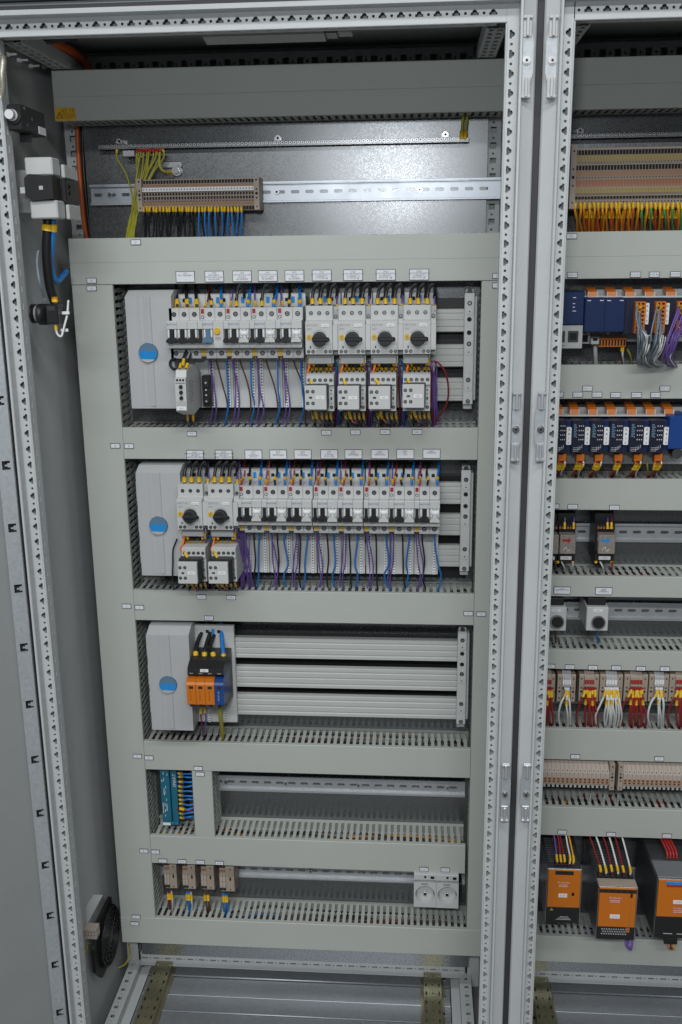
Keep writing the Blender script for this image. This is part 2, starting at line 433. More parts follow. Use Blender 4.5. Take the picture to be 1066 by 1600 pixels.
    # top depth rails
    for xa,dx in ((X0+4,1),(XR-4,-1)):
        mb=A()
        celt=holed([(0,-12.5),(24,-12.5),(24,12.5),(0,12.5)],[rrect(7,0,6,14,1.2),rrect(17,0,5,16,1.2)])
        for k in range(12):
            y=44+25*k
            punch(mb,celt,lambda p:(xa+dx*p[0]*1.2,y+p[1],14),lambda p:(xa+dx*p[0]*1.2,y+p[1],16))
        mb.box(xa+dx*28.8,xa+dx*27,31,332,14.2,34); mb.box(xa,xa+dx*1.6,31,332,14.2,44)
        B(mb,'top_depth_rail','coat')
    return t,t0,B
cab1,c10,B1=cabinet(0,'light grey electrical cabinet with breaker rows, seen whole on the left','x' and 27.36-0,True)
cab2,c20,B2=cabinet(804.6,'light grey electrical cabinet cut off by the right edge of the picture',24.5,False)
# seal strip between the two cabinets
tag(MB().box(761.9,770.5,2,30,-1818,64).box(763,769.5,30,362,-1830,60).build('seal_strip','rubber'),'dark rubber seal strip in the gap between the two cabinets','seal strip')
tag(MB().box(-3000,4000,-3500,2500,-1840,-1832).build('floor','concrete'),'grey concrete floor under the cabinets','floor')['kind']='structure'
# gland rings under the roofs and the strip lamp
for X0,B,n in ((0,B1,(150,215,275,330)),(804.6,B2,(60,140,220))):
    for x in n:
        B(MB().cyl((X0+x,150,52),'z',26,8,24).cyl((X0+x,150,49),'z',20,4,24),'gland_ring','device_grey')
lx=at(316,52,70)
lp=thing('cabinet_lamp','unlit slim white lamp bar under the roof of the whole cabinet','lamp',(lx.x,70,16))
MB().prism([(0,6),(0,20),(26,34),(42,34),(42,12),(34,2)],0,178,'x').build('housing','cover',lp)
MB().box(179,196,4,38,6,30,c=1).build('end_cap','nickel',lp); MB().box(196.5,218,6,36,8,28,c=1).build('connector','device_grey',lp)
lettering('RITTAL',6,lp,(128,-.4,12),'ink_grey')
# hinge brackets on the sealing flanges
def hinge(cab,B,px,y0,y1,yc,m,s):
    a=at(px,y0,-14); b=at(px,y1,-14); zc=(a.z+b.z)/2; h=a.z-b.z
    x=at(px,yc,-14).x; c=B.__defaults__
    mb=MB().prism([(x-9,zc-h*.18),(x-6,zc-h*.3),(x+6,zc-h*.3),(x+6,zc+h*.3),(x-6,zc+h*.3),(x-9,zc+h*.18)] if s>0 else [(x+9,zc-h*.18),(x+6,zc-h*.3),(x-6,zc-h*.3),(x-6,zc+h*.3),(x+6,zc+h*.3),(x+9,zc+h*.18)],-15.5,-13.2,'y')
    o=B(mb,'hinge_bracket','galv_matt')
    B(MB().cyl((x,-17.5,zc-4),'y',5.4,2.2,16,m=0).cyl((x,-19.4,zc-4),'y',4,2,12,m=1).cyl((x,-19.8,zc-4),'y',1.8,.5,6,m=2),'screw',['steel','nickel','hole'],o)
    for sz in (-1,1):
        z=zc+sz*h*.37
        mb=MB().box(x-6,x+6,-17,-13.4,z-h*.13,z+h*.13,c=1).box(x-2,x+2,-22,-17.1,z-h*.12,z+h*.12,c=.8).box(x-6.5,x+6.5,-21,-17.2,z+sz*h*.09,z+sz*h*.13,c=.8)
        B(mb,'hinge_clip',m,o)
for px1,px2,y0,y1,m in ((823,863,25,154,'device'),(806,845,612,720,'rail_grey'),(789,822,1192,1281,'rail_grey')):
    hinge(cab1,B1,px1,y0,y1,(y0+y1)/2,m,-1); hinge(cab2,B2,px2,y0,y1,(y0+y1)/2,m,1)
# the open door of the first cabinet
dr=bpy.data.objects.new('door',None); COL.objects.link(dr); dr.parent=cab1; dr.location=(Vector((-16,-22,-1820))-c10)/1000; dr['label']='open light grey door with punched galvanised edge strip'
ang=math.radians(24)
cellc=holed([(-24,-50),(0,-50),(0,50),(-24,50)],[[(-18,-7),(-18,7),(-6,7),(-6,3.2),(-10,3.2),(-10,1),(-14,1),(-14,-1.5),(-10,-1.5),(-10,-3.5),(-6,-3.5),(-6,-7)]])
mb=MB(); zb=at(22,826,-30).z+1820
for k in range(-8,13):
    z=zb-100*k
    if z<40 or z>1890: continue
    punch(mb,cellc,lambda p:(p[0],0,z+p[1]),lambda p:(p[0],2,z+p[1]))
mb.box(-1.5,0,0,14,0,1880); mb.box(-24,-22.5,0.2,10,0,1880)
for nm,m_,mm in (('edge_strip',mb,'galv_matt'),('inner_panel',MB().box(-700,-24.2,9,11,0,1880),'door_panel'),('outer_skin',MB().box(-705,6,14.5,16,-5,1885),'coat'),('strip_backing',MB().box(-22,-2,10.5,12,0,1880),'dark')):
    o=m_.build(nm,mm,dr)
dr.rotation_euler=(0,0,ang)
for ch in dr.children:
    if ch.name.startswith('edge_strip'): pass
tag(MB().box(-34,-16.5,-19,-4.5,-1815,55,c=3).build('door_gasket','rubber'),'black rubber gasket between the open door and the frame','gasket')
pts=[at(2,86,-30),at(5,96,-28),at(3,118,-30),at(4,135,-28),at(1,152,-26)]
tag(MB().tube(cr([p-pts[0] for p in pts],5),5,10).build('earth_strap','braid',None,pts[0]),'braided metal earth strap at the top of the open door','earth strap')

# ------------------------------------------------------------------ wiring ducts with their label plates
def label_plate(parent, base, px, py, w, h, lines, Y=234.2, frame=True):
    "w, h in millimetres; lines is what is printed on the plate"
    p=at(px,py,Y); o=Vector(p)-Vector(base)
    mb=MB().box(-w/2,w/2,-.5,.5,-h/2,h/2,m=0).box(-w/2+.9,w/2-.9,-.8,-.5,-h/2+.9,h/2-.9,m=1)
    l=mb.build('label_plate',['ink','paper'],parent); l.location=o/1000
    n=len(lines)
    if n==1: lettering(lines[0],min(4.2,(w-4)/max(2.0,.62*len(lines[0]))),l,(0,-.85,-.3),'ink_grey' if w<25 else 'ink')
    else:
        for i,s in enumerate(lines):
            if s: lettering(s,min(3.0,(w-5)/(.62*max(len(s),4))),l,(0,-.85,h/2-3.2-(h-4.5)/max(n,4)*(i+.15)),'ink')
    return l
FING=[(-3.2,0),(-3.2,24),(-4.7,26),(-4.7,29),(-3.2,31),(-3.2,54),(3.2,54),(3.2,31),(4.7,29),(4.7,26),(3.2,24),(3.2,0)]
def duct(label, a0,a1,b0,b1, horiz=True, Yf=235.0, Yb=314.6, plates=(), groove=False, cols=('black','blue','purple','red'), fill=5, d=None):
    "horizontal: a = x range, b = z range; upright: a = z range, b = x range"
    base=(a0,Yf,b0) if horiz else (b0,Yf,a0)
    t=thing('wiring_duct',label,'wiring duct',base,'wiring ducts')
    L=a1-a0; H=b1-b0; D=Yb-Yf
    def put(mb_fn,name,m):
        return mb_fn.build(name,m,t)
    # cover: front sheet with two lips
    if groove: C=[(0,.8),(0,H*.47),(.5,H*.475),(0,H*.48),(0,H-.8),(.8,H),(9,H),(9,H-1.6),(2,H-1.6),(2,1.6),(9,1.6),(9,0),(.8,0)]
    else: C=[(0,.8),(0,H-.8),(.8,H),(9,H),(9,H-1.6),(2,H-1.6),(2,1.6),(9,1.6),(9,0),(.8,0)]
    mb=MB()
    if horiz: mb.prism(C,0,L,'x')
    else: mb.prism([(z,y) for y,z in C],0,L,'z')
    put(mb,'cover','duct')
    mb=MB()
    if horiz: mb.box(0,L,D-1.5,D,1.8,H-1.8)
    else: mb.box(1.8,H-1.8,D-1.5,D,0,L)
    put(mb,'base','duct')
    for side in (0,1):
        mb=MB(); q0,q1=((1.7,2.8) if side==0 else (H-2.8,H-1.7))
        n=int(L//12.5); off=(L-12.5*n)/2+6.25
        sc=(D-9-9)/54
        def strip(t0,t1,y0,y1):
            if horiz: mb.box(t0,t1,y0,y1,q0,q1)
            else: mb.box(q0,q1,y0,y1,t0,t1)
        strip(0,L,D-10,D-1.6)
        for k in range(n):
            tc=off+12.5*k
            P=[(tc+u,8.0+v*sc) for u,v in FING]
            if horiz:
                vs=[(u,v,q0) for u,v in P]+[(u,v,q1) for u,v in P]
            else:
                vs=[(q0,v,u) for u,v in P]+[(q1,v,u) for u,v in P]
            m_=len(P)
            mb.add(vs,[list(range(m_)),list(range(2*m_-1,m_-1,-1))]+[[i,(i+1)%m_,m_+(i+1)%m_,m_+i] for i in range(m_)])
        put(mb,'slotted_wall','duct')
    if fill:
        mb=MB(); names=[]
        for i in range(fill+5):
            c=cols[i%len(cols)] if i<fill else 'black'  # extra black wires added to keep the slots dark inside
            if 'wire_'+c not in names: names.append('wire_'+c)
            y=random.uniform(22,D-14); z=random.uniform(8,H-8); pts=[]
            n=max(3,int(L/90))
            for k in range(n+1):
                u=3+(L-6)*k/n; yy=min(max(y+random.uniform(-14,14),18),D-8); zz=min(max(z+random.uniform(-14,14),7),H-7)
                pts.append((u,yy,zz) if horiz else (zz,yy,u))
            mb.tube(cr(pts,3),random.choice((1.5,1.8,2.2)),5,m=names.index('wire_'+c))
        o=mb.build('enclosed_wires',names,t); o['kind']='stuff'
    for p in plates: label_plate(t,base,*p)
    return t
S=lambda x,y,s='F1':(x,y,17.5,9.0,[s])
def big(xs,y0,y1,txts,h=18.5,w=33):
    n=len(xs); return [(x,y0+(y1-y0)*i/max(1,n-1),w,h,t) for i,(x,t) in enumerate(zip(xs,txts))]
T2=[['15F1','TROCKENBAU',''],['15F3','REG.NEUL.','STROOMVOORZ.','WISSELSTR.'],['16F1','STUURSTROOM','230VAC','ALGEMEEN'],['16F1','STUURSTROOM','ENCO LAMP','ALGEMEEN'],['16F1','STUURSTROOM','24VDC','ALGEMEEN'],
    ['17Q1','AUTOVENTILATOR','SCHAKELT 1','C UITGP 4A'],['17Q3','AUTOVENTILATOR','SCHAKELT 2','C UITGP 4A'],['18Q1','AUTOVENTILATOR','SCHAKELT 1','MOTOR 10B'],['18Q3','AUTOVENTILATOR','SCHAKELT 2','MOTOR 10B']]
T3=[['20Q3','VERWARMINGSPOMP','GROEP 2','GEMENGDE ZAAL'],['20Q5','VERWARMINGSPOMP','GROEP 3','HEAD OVERSCHOT'],['21F1','PLC','VOEDING','BUS I/O'],['21F2','PLC','METINGEN'],['22F1','PLC','VOEDING'],
    ['22F3','PLC','ROUTER','POLY LAN'],['23F1','HUB 2','NETWERK'],['23F3','HUB 3','REPEATER'],['24F1','PLC','UPS'],['24F3','RESERVE']]
duct('wide grey duct at the very top of the whole cabinet, with yellow warning sticker',1,745,-66,12,groove=True,cols=('black','greenyellow'),fill=4)
D2=duct('wide grey duct above the first breaker row, with nine white labels',7,745,-331,-254,groove=True,plates=
     [S(212.5,378.5,'D'),S(143.5,438.5,'A'),S(777.5,431,'A')]+big([289.8,335,378.4,418.6,460.2,503,551.8,603,655],432.5,429,T2),fill=8)
duct('tall upright duct along the left side of the whole cabinet',-1590,-331.6,7,79,False,plates=[S(143.5,450.5,'A'),S(180.5,696.5,'B'),S(198,947,'C'),S(215,1181.5,'D'),S(225,1329.5,'E'),S(213,1432.5,'F')],fill=8)
duct('grey duct below the first breaker row, with ten white labels along it',79.6,709.4,-637,-580,plates=[S(300,677.5,'15K1'),S(510,676,'17K1'),S(555.5,675.5,'17K3'),S(602,675,'18K1'),S(652,675,'18K3'),S(202,697,'B')]+
     big([305,350,396.3,435,473.2,514.6,552.5,593.5,633.4,674.5],710.5,709,T3,17,31),fill=9,cols=('blue','purple','black','red','orange'))
duct('grey duct below the second breaker row, above the surge protector',79.6,709.4,-945,-885,plates=[S(315,932.5,'20K1'),S(361.5,933.5,'20K3'),S(218,949,'C'),S(732,958.5,'C'),S(326.7,965.6,'25F1')],fill=8,cols=('black','purple','brown','blue'))
duct('grey duct below the orange and blue surge protector',79.6,709.4,-1255,-1194.5,plates=[S(233,1184,'D'),S(310,1200.5,'G')],fill=4,cols=('black','brown'))
duct('grey duct above the four terminal clusters and the two sockets',79.6,703.5,-1463,-1401,plates=[S(243,1331,'E'),S(254.5,1345,'X11'),S(284.5,1346,'X12'),S(313,1347,'X13'),S(343,1348.5,'X15'),S(662.5,1358,'26X1'),S(696,1359,'26X2')],fill=4,cols=('yellow','black','greenyellow'))
duct('lowest grey duct of the whole cabinet, below the two sockets',7,745,-1651,-1590.6,plates=[S(211,1443,'F')],fill=6,cols=('black','blue','brown','orangered'))
duct('tall upright duct along the right side of the whole cabinet',-1590,-331.6,710,748,False,plates=[S(777.5,446,'A'),S(752,959.4,'C')],fill=3)
pa=at(299.7,1206,235).x; pb=at(331,1208,235).x
duct('short upright duct beside the teal module with the blue wires',-1400.4,-1255.6,pa,pb,False,plates=[S(312.8,1209.5,'G')],fill=3)
# second cabinet
XA,XB=818,1500
duct('wide grey duct at the very top of the cut-off cabinet',XA,XB,-67,10,groove=True,fill=3,cols=('black',))
duct('wide grey duct under the orange and green wires of the cut-off cabinet',XA,XB,-330,-254.5,groove=True,plates=[S(893.5,369,'IO'),S(894.5,429.5,'40D1F'),S(993,429,'40D83'),S(1022.5,429,'40D84'),S(1055.5,428.5,'40D85')],fill=6)
duct('grey duct between the two rows of blue control modules',XA,XB,-530,-472,plates=[S(918,607,'40D91'),S(1039,607,'40D96'),S(873,616.5,'40D92'),S(903,616.5,'40D93'),S(933,616.5,'40D94'),S(962,617,'40D95'),S(994.5,617,'40D97'),S(1024.5,617,'40D98')],fill=6)
duct('grey duct below the modules lettered A810',XA,XB,-726,-670,plates=[S(866,791,'30K1'),S(895,791.5,'30K2'),S(960,793,'30K4')],fill=6,cols=('red','brown','black','white'))
duct('narrow grey duct below the plug-in relays, with two large labels',XA,XB,-887,-848,plates=[(878.5,922.5,30,14,['31B1','LAMPENTEST','']),(943.5,923.5,30,14,['31B2','RESET','STORING'])],fill=6,cols=('red','brown','black'))
duct('narrow grey duct below the two boxes with black round knobs',XA,XB,-1028,-990,plates=[S(860,1041,'X1'),S(890.5,1042,'X22'),S(926.5,1043,'X3'),S(963,1043.5,'X24'),S(1001.5,1044.5,'X25'),S(1039,1045,'X2')],fill=5,cols=('black','brown'))
duct('grey duct below the red and white wire clusters',XA,XB,-1211,-1148,plates=[S(899,1182,'X1'),S(1030,1185.5,'X2')],fill=7,cols=('red','white','black','green'))
duct('grey duct above the three orange power supplies',XA,XB,-1372,-1311,plates=[S(878.5,1300,'51G1'),S(955,1303.5,'51G3'),S(1042,1306,'52G1')],fill=5,cols=('black','green','black'))
duct('lowest grey duct of the cut-off cabinet, below the orange power supplies',XA,XB,-1656,-1597,fill=4,cols=('black','purple'))
# the warning sticker on the top duct
p=at(102,178.5,234.6)
st=thing('warning_sticker','yellow warning sticker with black triangle reading LET OP','sticker',p)
MB().box(-17,17,-.3,.2,-10,10).build('sheet','sticker',st)
MB().prism([(-15.5,-6.2),(-3.5,-6.2),(-9.5,4.4)],-.5,-.31,'y').build('triangle','ink',st)
MB().prism([(-13.6,-5.2),(-5.4,-5.2),(-9.5,2.4)],-.62,-.5,'y').build('triangle_field','sticker',st)
MB().prism([(-9.0,1.2),(-10.8,-2),(-9.5,-2),(-10,-4.6),(-8.2,-1.2),(-9.3,-1.2)],-.74,-.62,'y').build('lightning_flash','ink',st)
lettering('LET OP!',5.2,st,(5.5,-.5,5.6),'ink')
for i,s in enumerate(('SPANNING OOK BIJ','UITGESCHAKELDE','HOOFDSCHAKELAAR','AANWEZIG')): lettering(s,1.9,st,(6,-.5,1.4-2.6*i),'ink')

# ------------------------------------------------------------------ rails and busbars
def R(px0,py0,px1,py1,Y):
    a=at(px0,py0,Y); b=at(px1,py1,Y); return a.x,b.x,b.z,a.z
CELL_DIN=holed([(-12.5,-13),(12.5,-13),(12.5,13),(-12.5,13)],[rrect(0,0,15,5.6,2.7,4)])
def din_rail(label, x0, x1, zc, Yf=306.8, scr=(), m='zinc'):
    t=thing('din_rail',label,'mounting rail',(x0,Yf,zc),'mounting rails'); mb=MB(); L=x1-x0
    n=int(L//25)
    for k in range(n):
        xx=12.5+25*k; punch(mb,CELL_DIN,lambda p:(xx+p[0],6.6,p[1]),lambda p:(xx+p[0],7.6,p[1]))
    mb.box(25*n,L,6.6,7.6,-13,13)
    for s in (-1,1):
        mb.box(0,L,.2,6.6,s*13,s*14.2); mb.box(0,L,0,1.2,s*14.2,s*17.6,c=.3)
    mb.build('rail',m,t)
    for x in scr: MB().cyl((x-x0,3.6,0),'y',4.4,3,12,m=0).cyl((x-x0,3.2,0),'y',2,.6,6,m=1).build('rail_screw',['steel','hole'],t)
    return t
def din_px(label, px0,px1,pxm,pym, scr=(), Yf=306.8, m='zinc'):
    z=at(pxm,pym,Yf).z
    din_rail(label,at(px0,pym,Yf).x,at(px1,pym,Yf).x,z,Yf,[at(s,pym,Yf).x for s in scr],m); return z
z_railA=din_px('bright zinc rail crossing behind the beige terminal strip of the top bay',140,786,590,297,(170,432,656))
din_px('zinc rail with slots in the empty bay right of the short upright duct',332,727,620,1231,(353,446,560,700),m='rail_grey')
din_px('zinc rail behind the four terminal clusters and the two sockets',240,727,560,1366,(485,),m='rail_grey')
xr0=822
def din2(label,px,py,m='zinc'):
    z=at(px,py,306.8).z; din_rail(label,xr0,1500,z,306.8,(),m); return z
z2a=din2('zinc rail behind the tall orange and yellow terminal strip',980,281)
z2d=din2('zinc rail carrying the plug-in relays',1000,833,'rail_grey')
z2e=din2('zinc rail carrying the two boxes with black round knobs',1000,956,'rail_grey')
z2f=din2('zinc rail behind the red and white wire clusters',980,1088,'rail_grey')
z2g=din2('zinc rail behind the long beige terminal rows of the cut-off cabinet',980,1212,'rail_grey')
z2h=din2('zinc rail behind the orange power supplies',1000,1368,'rail_grey')
# PE bar of each cabinet
def pe_bar(label,x0,x1,z,npost):
    t=thing('earth_bar',label,'earth bar',(x0,297,z)); L=x1-x0
    MB().box(0,L,0,5,-4,4,c=.4).build('bar','galv',t)
    mb=MB(); k=0
    for i in range(int(L//6.9)):
        x=4+6.9*i; mb.cyl((x,-2.0,1.0),'y',2.5,2.1,9,m=0); mb.cyl((x,-2.2,1.0),'y',1.3,.3,6,m=1)
    o=mb.build('clamp_screws',['nickel','hole'],t); o['kind']='stuff'
    for x in npost:
        MB().box(x-7,x+7,5.2,17.6,-3,12,c=.5).build('standoff','nickel',t)
        MB().cyl((x,2,9),'y',4.6,3.2,12,m=0).cyl((x,1.6,9),'y',2.1,.5,6,m=1).build('fixing_screw',['steel','hole'],t)
    return t
zA=(at(165,231,297).z+at(731,216.7,297).z)/2
xa,xb=at(153,231,297).x,at(733,217,297).x
pe_bar('long earth bar with a row of clamp screws above the beige terminal strip',xa,xb,zA,[at(186,228,297).x-xa,at(434,222,297).x-xa,at(696,212,297).x-xa])
pe_bar('long earth bar with clamp screws at the top of the cut-off cabinet',822,1500,at(980,211,297).z,[at(907,205,297).x-822])
def busbars(row, x0, x1, ys, pxm, Y=268):
    for i,(a,b) in enumerate(ys):
        z1=at(pxm,a,Y).z; z0=at(pxm,b,Y).z; h=z1-z0
        P=[(0,h*.5),(0,h*.5-2)]
        prof=[(2,0),(0,1.5),(0,h*.16),(1.2,h*.19),(1.2,h*.23),(0,h*.26),(0,h*.45),(1.4,h*.48),(1.4,h*.52),(0,h*.55),(0,h*.74),(1.2,h*.77),(1.2,h*.81),(0,h*.84),(0,h-1.5),(2,h),(14,h),(14,0)]
        tag(MB().prism(prof,0,x1-x0,'x').build('busbar_cover','bar_cover',None,(x0,Y,z0)),f'{["top","middle","bottom"][i]} grey ribbed busbar profile {row}','busbar',f'ribbed busbars {row}')
def support(label, px0,py0,px1,py1,Y=252):
    x0,x1,z0,z1=R(px0,py0,px1,py1,Y); w=17.0; h=z1-z0; x0=(x0+x1)/2-w/2
    t=thing('busbar_support',label,'busbar support',(x0,Y,z0),'busbar supports')
    MB().box(0,w,0,9,0,h,c=1).box(w-3,w+5,9.2,40,6,h-6,c=1).build('body','device',t)
    MB().box(1,w-1,6,30,-9,-.4,c=1).build('foot','device_grey',t); MB().box(1,w-1,4,30,h+.4,h+7,c=1).build('foot','device_grey',t)
    for k,zz in enumerate((.885,.525,.20)):
        zc=h*zz; mb=MB().prism(rrect(w/2,zc-1,w-3,26,5,4),-1.2,-.05,'y'); b=mb.build('boss','device',t)
        MB().cyl((w/2,-1.6,zc+5),'y',4.0,.5,12,m=0).cyl((w/2,-1.9,zc+5),'y',2.4,.4,10,m=1).build('screw',['hole','nickel'],b)
        MB().cyl((w/2,-1.5,zc-9),'y',1.2,.4,8).build('small_hole','hole',b)
        MB().cyl((w/2,-.5,zc-22 if k==0 else zc+24),'y',4.0,.6,12).build('round_opening','hole',t) if k!=2 else None
    MB().cyl((w/2,-.6,5.5),'y',4.0,.5,12,m=0).cyl((w/2,-1,5.5),'y',2.8,.5,10,m=1).build('screw',['dark','nickel'],t)
    MB().cyl((w/2,1,h+3),'y',4.2,3,12).build('screw','dark',t)
def end_cover(label, q, badge, Y=205, top=True):
    (ax,ay),(bx,by),(cx,cy)=q    # face: top left, top right, bottom left pixels
    x0=at(ax,ay,Y).x; x1=at(bx,by,Y).x; z1=at(ax,ay,Y).z; z0=at(cx,cy,Y).z; w=x1-x0; h=z1-z0
    t=thing('busbar_end_cover',label,'busbar cover',(x0,Y,z0),'busbar end covers')
    P=[(0,h),(0,0),(6,-2),(88,-2),(88,h+10),(24,h+10)]
    MB().prism(P,0,w,'x').build('shell','cover',t)
    MB().box(-9,-.6,60,95,6,h-4,c=1).build('side_clip','device_grey',t)
    mb=MB().prism([(w*.36,0),(w*.54,-2.2),(w*.56,0)],4,h,'z').prism([(w*.25,0),(w*.33,-.8),(w*.36,0)],4,h,'z'); mb.build('centre_ridge','cover',t)
    b=at(badge[0],badge[1],Y-3); bx_,bz=b.x-x0,b.z-z0; r=16.2
    bd=MB().cyl((bx_,-4.2,bz),'y',r+.0,3.4,32,r2=r+1).build('badge','badge_grey',t)
    pts=[(bx_+(r-.4)*math.cos(math.radians(a)),bz+(r-.4)*math.sin(math.radians(a))) for a in range(-158,-21,8)]
    up=[(bx_-(r-.6)*math.cos(math.radians(22)),bz+4.2)]; 
    poly=pts+[(bx_+r-1,bz+3.4),(bx_+6,bz+2.2),(bx_-2,bz+3.6),(bx_-r+1,bz+3.2)]
    MB().prism(poly,-4.75,-4.25,'y').build('badge_band','badge_blue',bd)
    low=[(bx_+(r-.2)*math.cos(math.radians(a)),bz+(r-.2)*math.sin(math.radians(a))) for a in range(-140,-39,8)]
    MB().prism(low,-5.2,-4.78,'y').build('badge_foot','cover',bd)
    return t
busbars('behind the first breaker row',at(200,540,268).x,at(726,540,268).x,[(483,519),(538.5,573.5),(591,627)],700)
busbars('behind the second breaker row',at(215,800,268).x,at(720,800,268).x,[(754.5,788),(804,837),(852.5,886)],700)
busbars('in the bay of the surge protector',at(232,1060,268).x,at(716,1060,268).x,[(1001,1033),(1047,1079),(1091,1123)],640)
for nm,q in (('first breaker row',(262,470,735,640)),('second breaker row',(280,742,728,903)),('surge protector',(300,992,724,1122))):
    x0,x1,z0,z1=R(*q,300); tag(MB().box(0,x1-x0,0,6,0,z1-z0,c=.5).build('gap_shade_sheet','black',None,(x0,300,z0)),f'added black shade sheet behind the busbars of the {nm}','shade sheet')  # black sheets added so the gaps between the bars read as deep shade
support('grey busbar support at the right end of the first breaker row',725,458,740,632)
support('grey busbar support at the right end of the second breaker row',719,735,735,893)
support('grey busbar support at the right end of the surge protector bay',714,987,729,1132)
end_cover('white busbar end cover with blue badge left of the first breaker row',((195,464),(267,464),(206,638)),(231.5,551.5))
end_cover('white busbar end cover with blue badge left of the second breaker row',((212,739),(281,739),(221.5,899)),(247.5,821.5))
end_cover('white busbar end cover with blue badge left of the surge protector',((228.5,992),(294.5,992),(237.5,1140)),(262.5,1070))

# ------------------------------------------------------------------ breakers, starters, contactors
def adapter(label, xc, w, z0, z1, Y=256, strips=True):
    t=thing('busbar_adapter',label,'busbar adapter',(xc,Y,z0),'busbar adapters'); h=z1-z0
    MB().box(-w/2+.4,w/2-.4,0,12,0,h,c=.8).build('plate','device',t)
    if strips:
        cel=holed([(-2.6,-2.6),(2.6,-2.6),(2.6,2.6),(-2.6,2.6)],[circ(0,0,1.5,6)])
        for sx in (-1,1):
            mb=MB(); n=int((h*.52)//5.2); x=sx*14.5
            for k in range(n):
                z=4+5.2*k
                punch(mb,cel,lambda p:(x+p[0],-3,z+p[1]),lambda p:(x+p[0],-1,z+p[1]))
            mb.box(x-2.6,x+2.6,-1.2,-.1,1.4,1.4+5.2*n,m=1)
            mb.box(x-2.6,x-2.5,-3,-.1,1.4,1.4+5.2*n); mb.box(x+2.5,x+2.6,-3,-.1,1.4,1.4+5.2*n)
            mb.build('perforated_strip',['white','hole'],t)
    for sx in (-1,1): MB().box(sx*11-3,sx*11+3,-1.0,-.1,h-14,h-8,c=.4).build('clip_opening','hole',t)
    MB().box(-2.8,2.8,-1.6,-.1,h-16,h-6,c=.4).build('clip','badge_blue',t)
    for i in range(3): MB().box(-6,4,-.35,-.1,h*.44+i*4,h*.44+i*4+1.1).build('print_line','ink_grey',t)
    return t
MP=17.6
def pole_body(mb,x,w):
    P=[(20,43),(20,22.5),(.6,22.5),(0,21.5),(0,9.5),(4.5,9.5),(4.5,-11.5),(-1,-11.5),(-1,-22),(0,-22.8),(20,-23.6),(20,-41.5),(64,-41.5),(64,43)]
    mb.prism(P,x+.22,x+w-.22,'x')
def toggle(parent,x,w,kind):
    c=x+w/2; hw=w/2
    main={'b':'black','w':'device','g':'badge_grey'}[kind]
    mb=MB()
    if w>12:
        for s in (-1,1): mb.box(c+s*4.2,c+s*7.4,-2.2,4.3,-5.5,8.6,c=1.2,m=1)
    mb.box(c-(3.4 if w>12 else 2.4),c+(3.4 if w>12 else 2.4),-2.6 if kind!='w' else -2,4.3,-6,8.8,c=.8,m=0)
    a=hw-.5
    prof=[(c-a,-12.5),(c+a,-12.5),(c+a,-9),(c+a*.62,-5.2),(c-a*.62,-5.2),(c-a,-9)]
    mb.prism(prof,-11,4.3,'y',m=0)
    if kind=='w': mb.cyl((c-7,1,2),'x',5,14,10,m=1)
    return mb.build('toggle',[main,'white'],parent)
def aux(t,x,w=8.8):
    mb=MB(); P=[(24,43),(24,22.5),(.8,22.5),(.4,21.5),(.4,9.5),(4.5,9.5),(4.5,-11.5),(-.6,-11.5),(-.6,-22),(.4,-22.8),(20,-23.6),(20,-38),(64,-38),(64,43)]
    mb.prism(P,x+.22,x+w-.22,'x'); a=mb.build('auxiliary_contact','device',t)
    MB().cyl((x+w/2,23.3,27.5),'y',2.8,.8,12,m=0).cyl((x+w/2,23,27.5),'y',1.9,.4,10,m=1).build('terminal_screw',['hole','device'],a)
    MB().box(x+1.8,x+w-1.8,23.4,23.9,33.5,41).build('terminal_window','red',a)
    MB().box(x+1.4,x+w-1.4,19,19.9,-36.5,-26).build('terminal_window','yellow',a)
def breaker(label, xl, z, Y=185, seq='A b w', name='miniature_breaker', cat='circuit breaker', group='miniature breakers'):
    t=thing(name,label,cat,(xl,Y,z),group); mb=MB(); x=0; first=None; hs=[]
    for k in seq.split():
        if k=='A': aux(t,x); toggle(t,x,8.8,'b'); x+=8.8; continue
        if first is None: first=x
        pole_body(mb,x,MP); hs.append((x,k)); x+=MP
    h=mb.build('housing','device',t)
    for xx,k in hs:
        if k in 'bwg': toggle(t,xx,MP,k)
        if k in 'bwg': MB().prism([(xx+6.2,-13.4),(xx+10.2,-14.4),(xx+6.2,-15.4)],-1.4,-1.05,'y').build('position_mark','ink',t)
        if k=='y':
            MB().cyl((xx+7,-4,6),'y',5.2,5,16).build('test_button','yellow',t)
            MB().box(xx+.3,xx+17.3,-.4,4.4,-11.4,9.4).build('front_plate','device',t)
            for i in range(3): MB().box(xx+3,xx+13,-.7,-.42,-5-2*i,-4.3-2*i).build('print_line','ink_grey',t)
    screws(t,[(xx+MP/2,32.5) for xx,_ in hs]+[(xx+MP/2,-33) for xx,_ in hs],20,4.2)
    lettering('EATON',3.3,t,(first+8.5,-.3,16.8),'ink_blue',squeeze=1.1)
    for i in range(2): MB().box(first+2,first+(11-3*i),-1.3,-1.05,-18-1.6*i,-17.6-1.6*i).build('print_line','ink_grey',t)
    return t,x
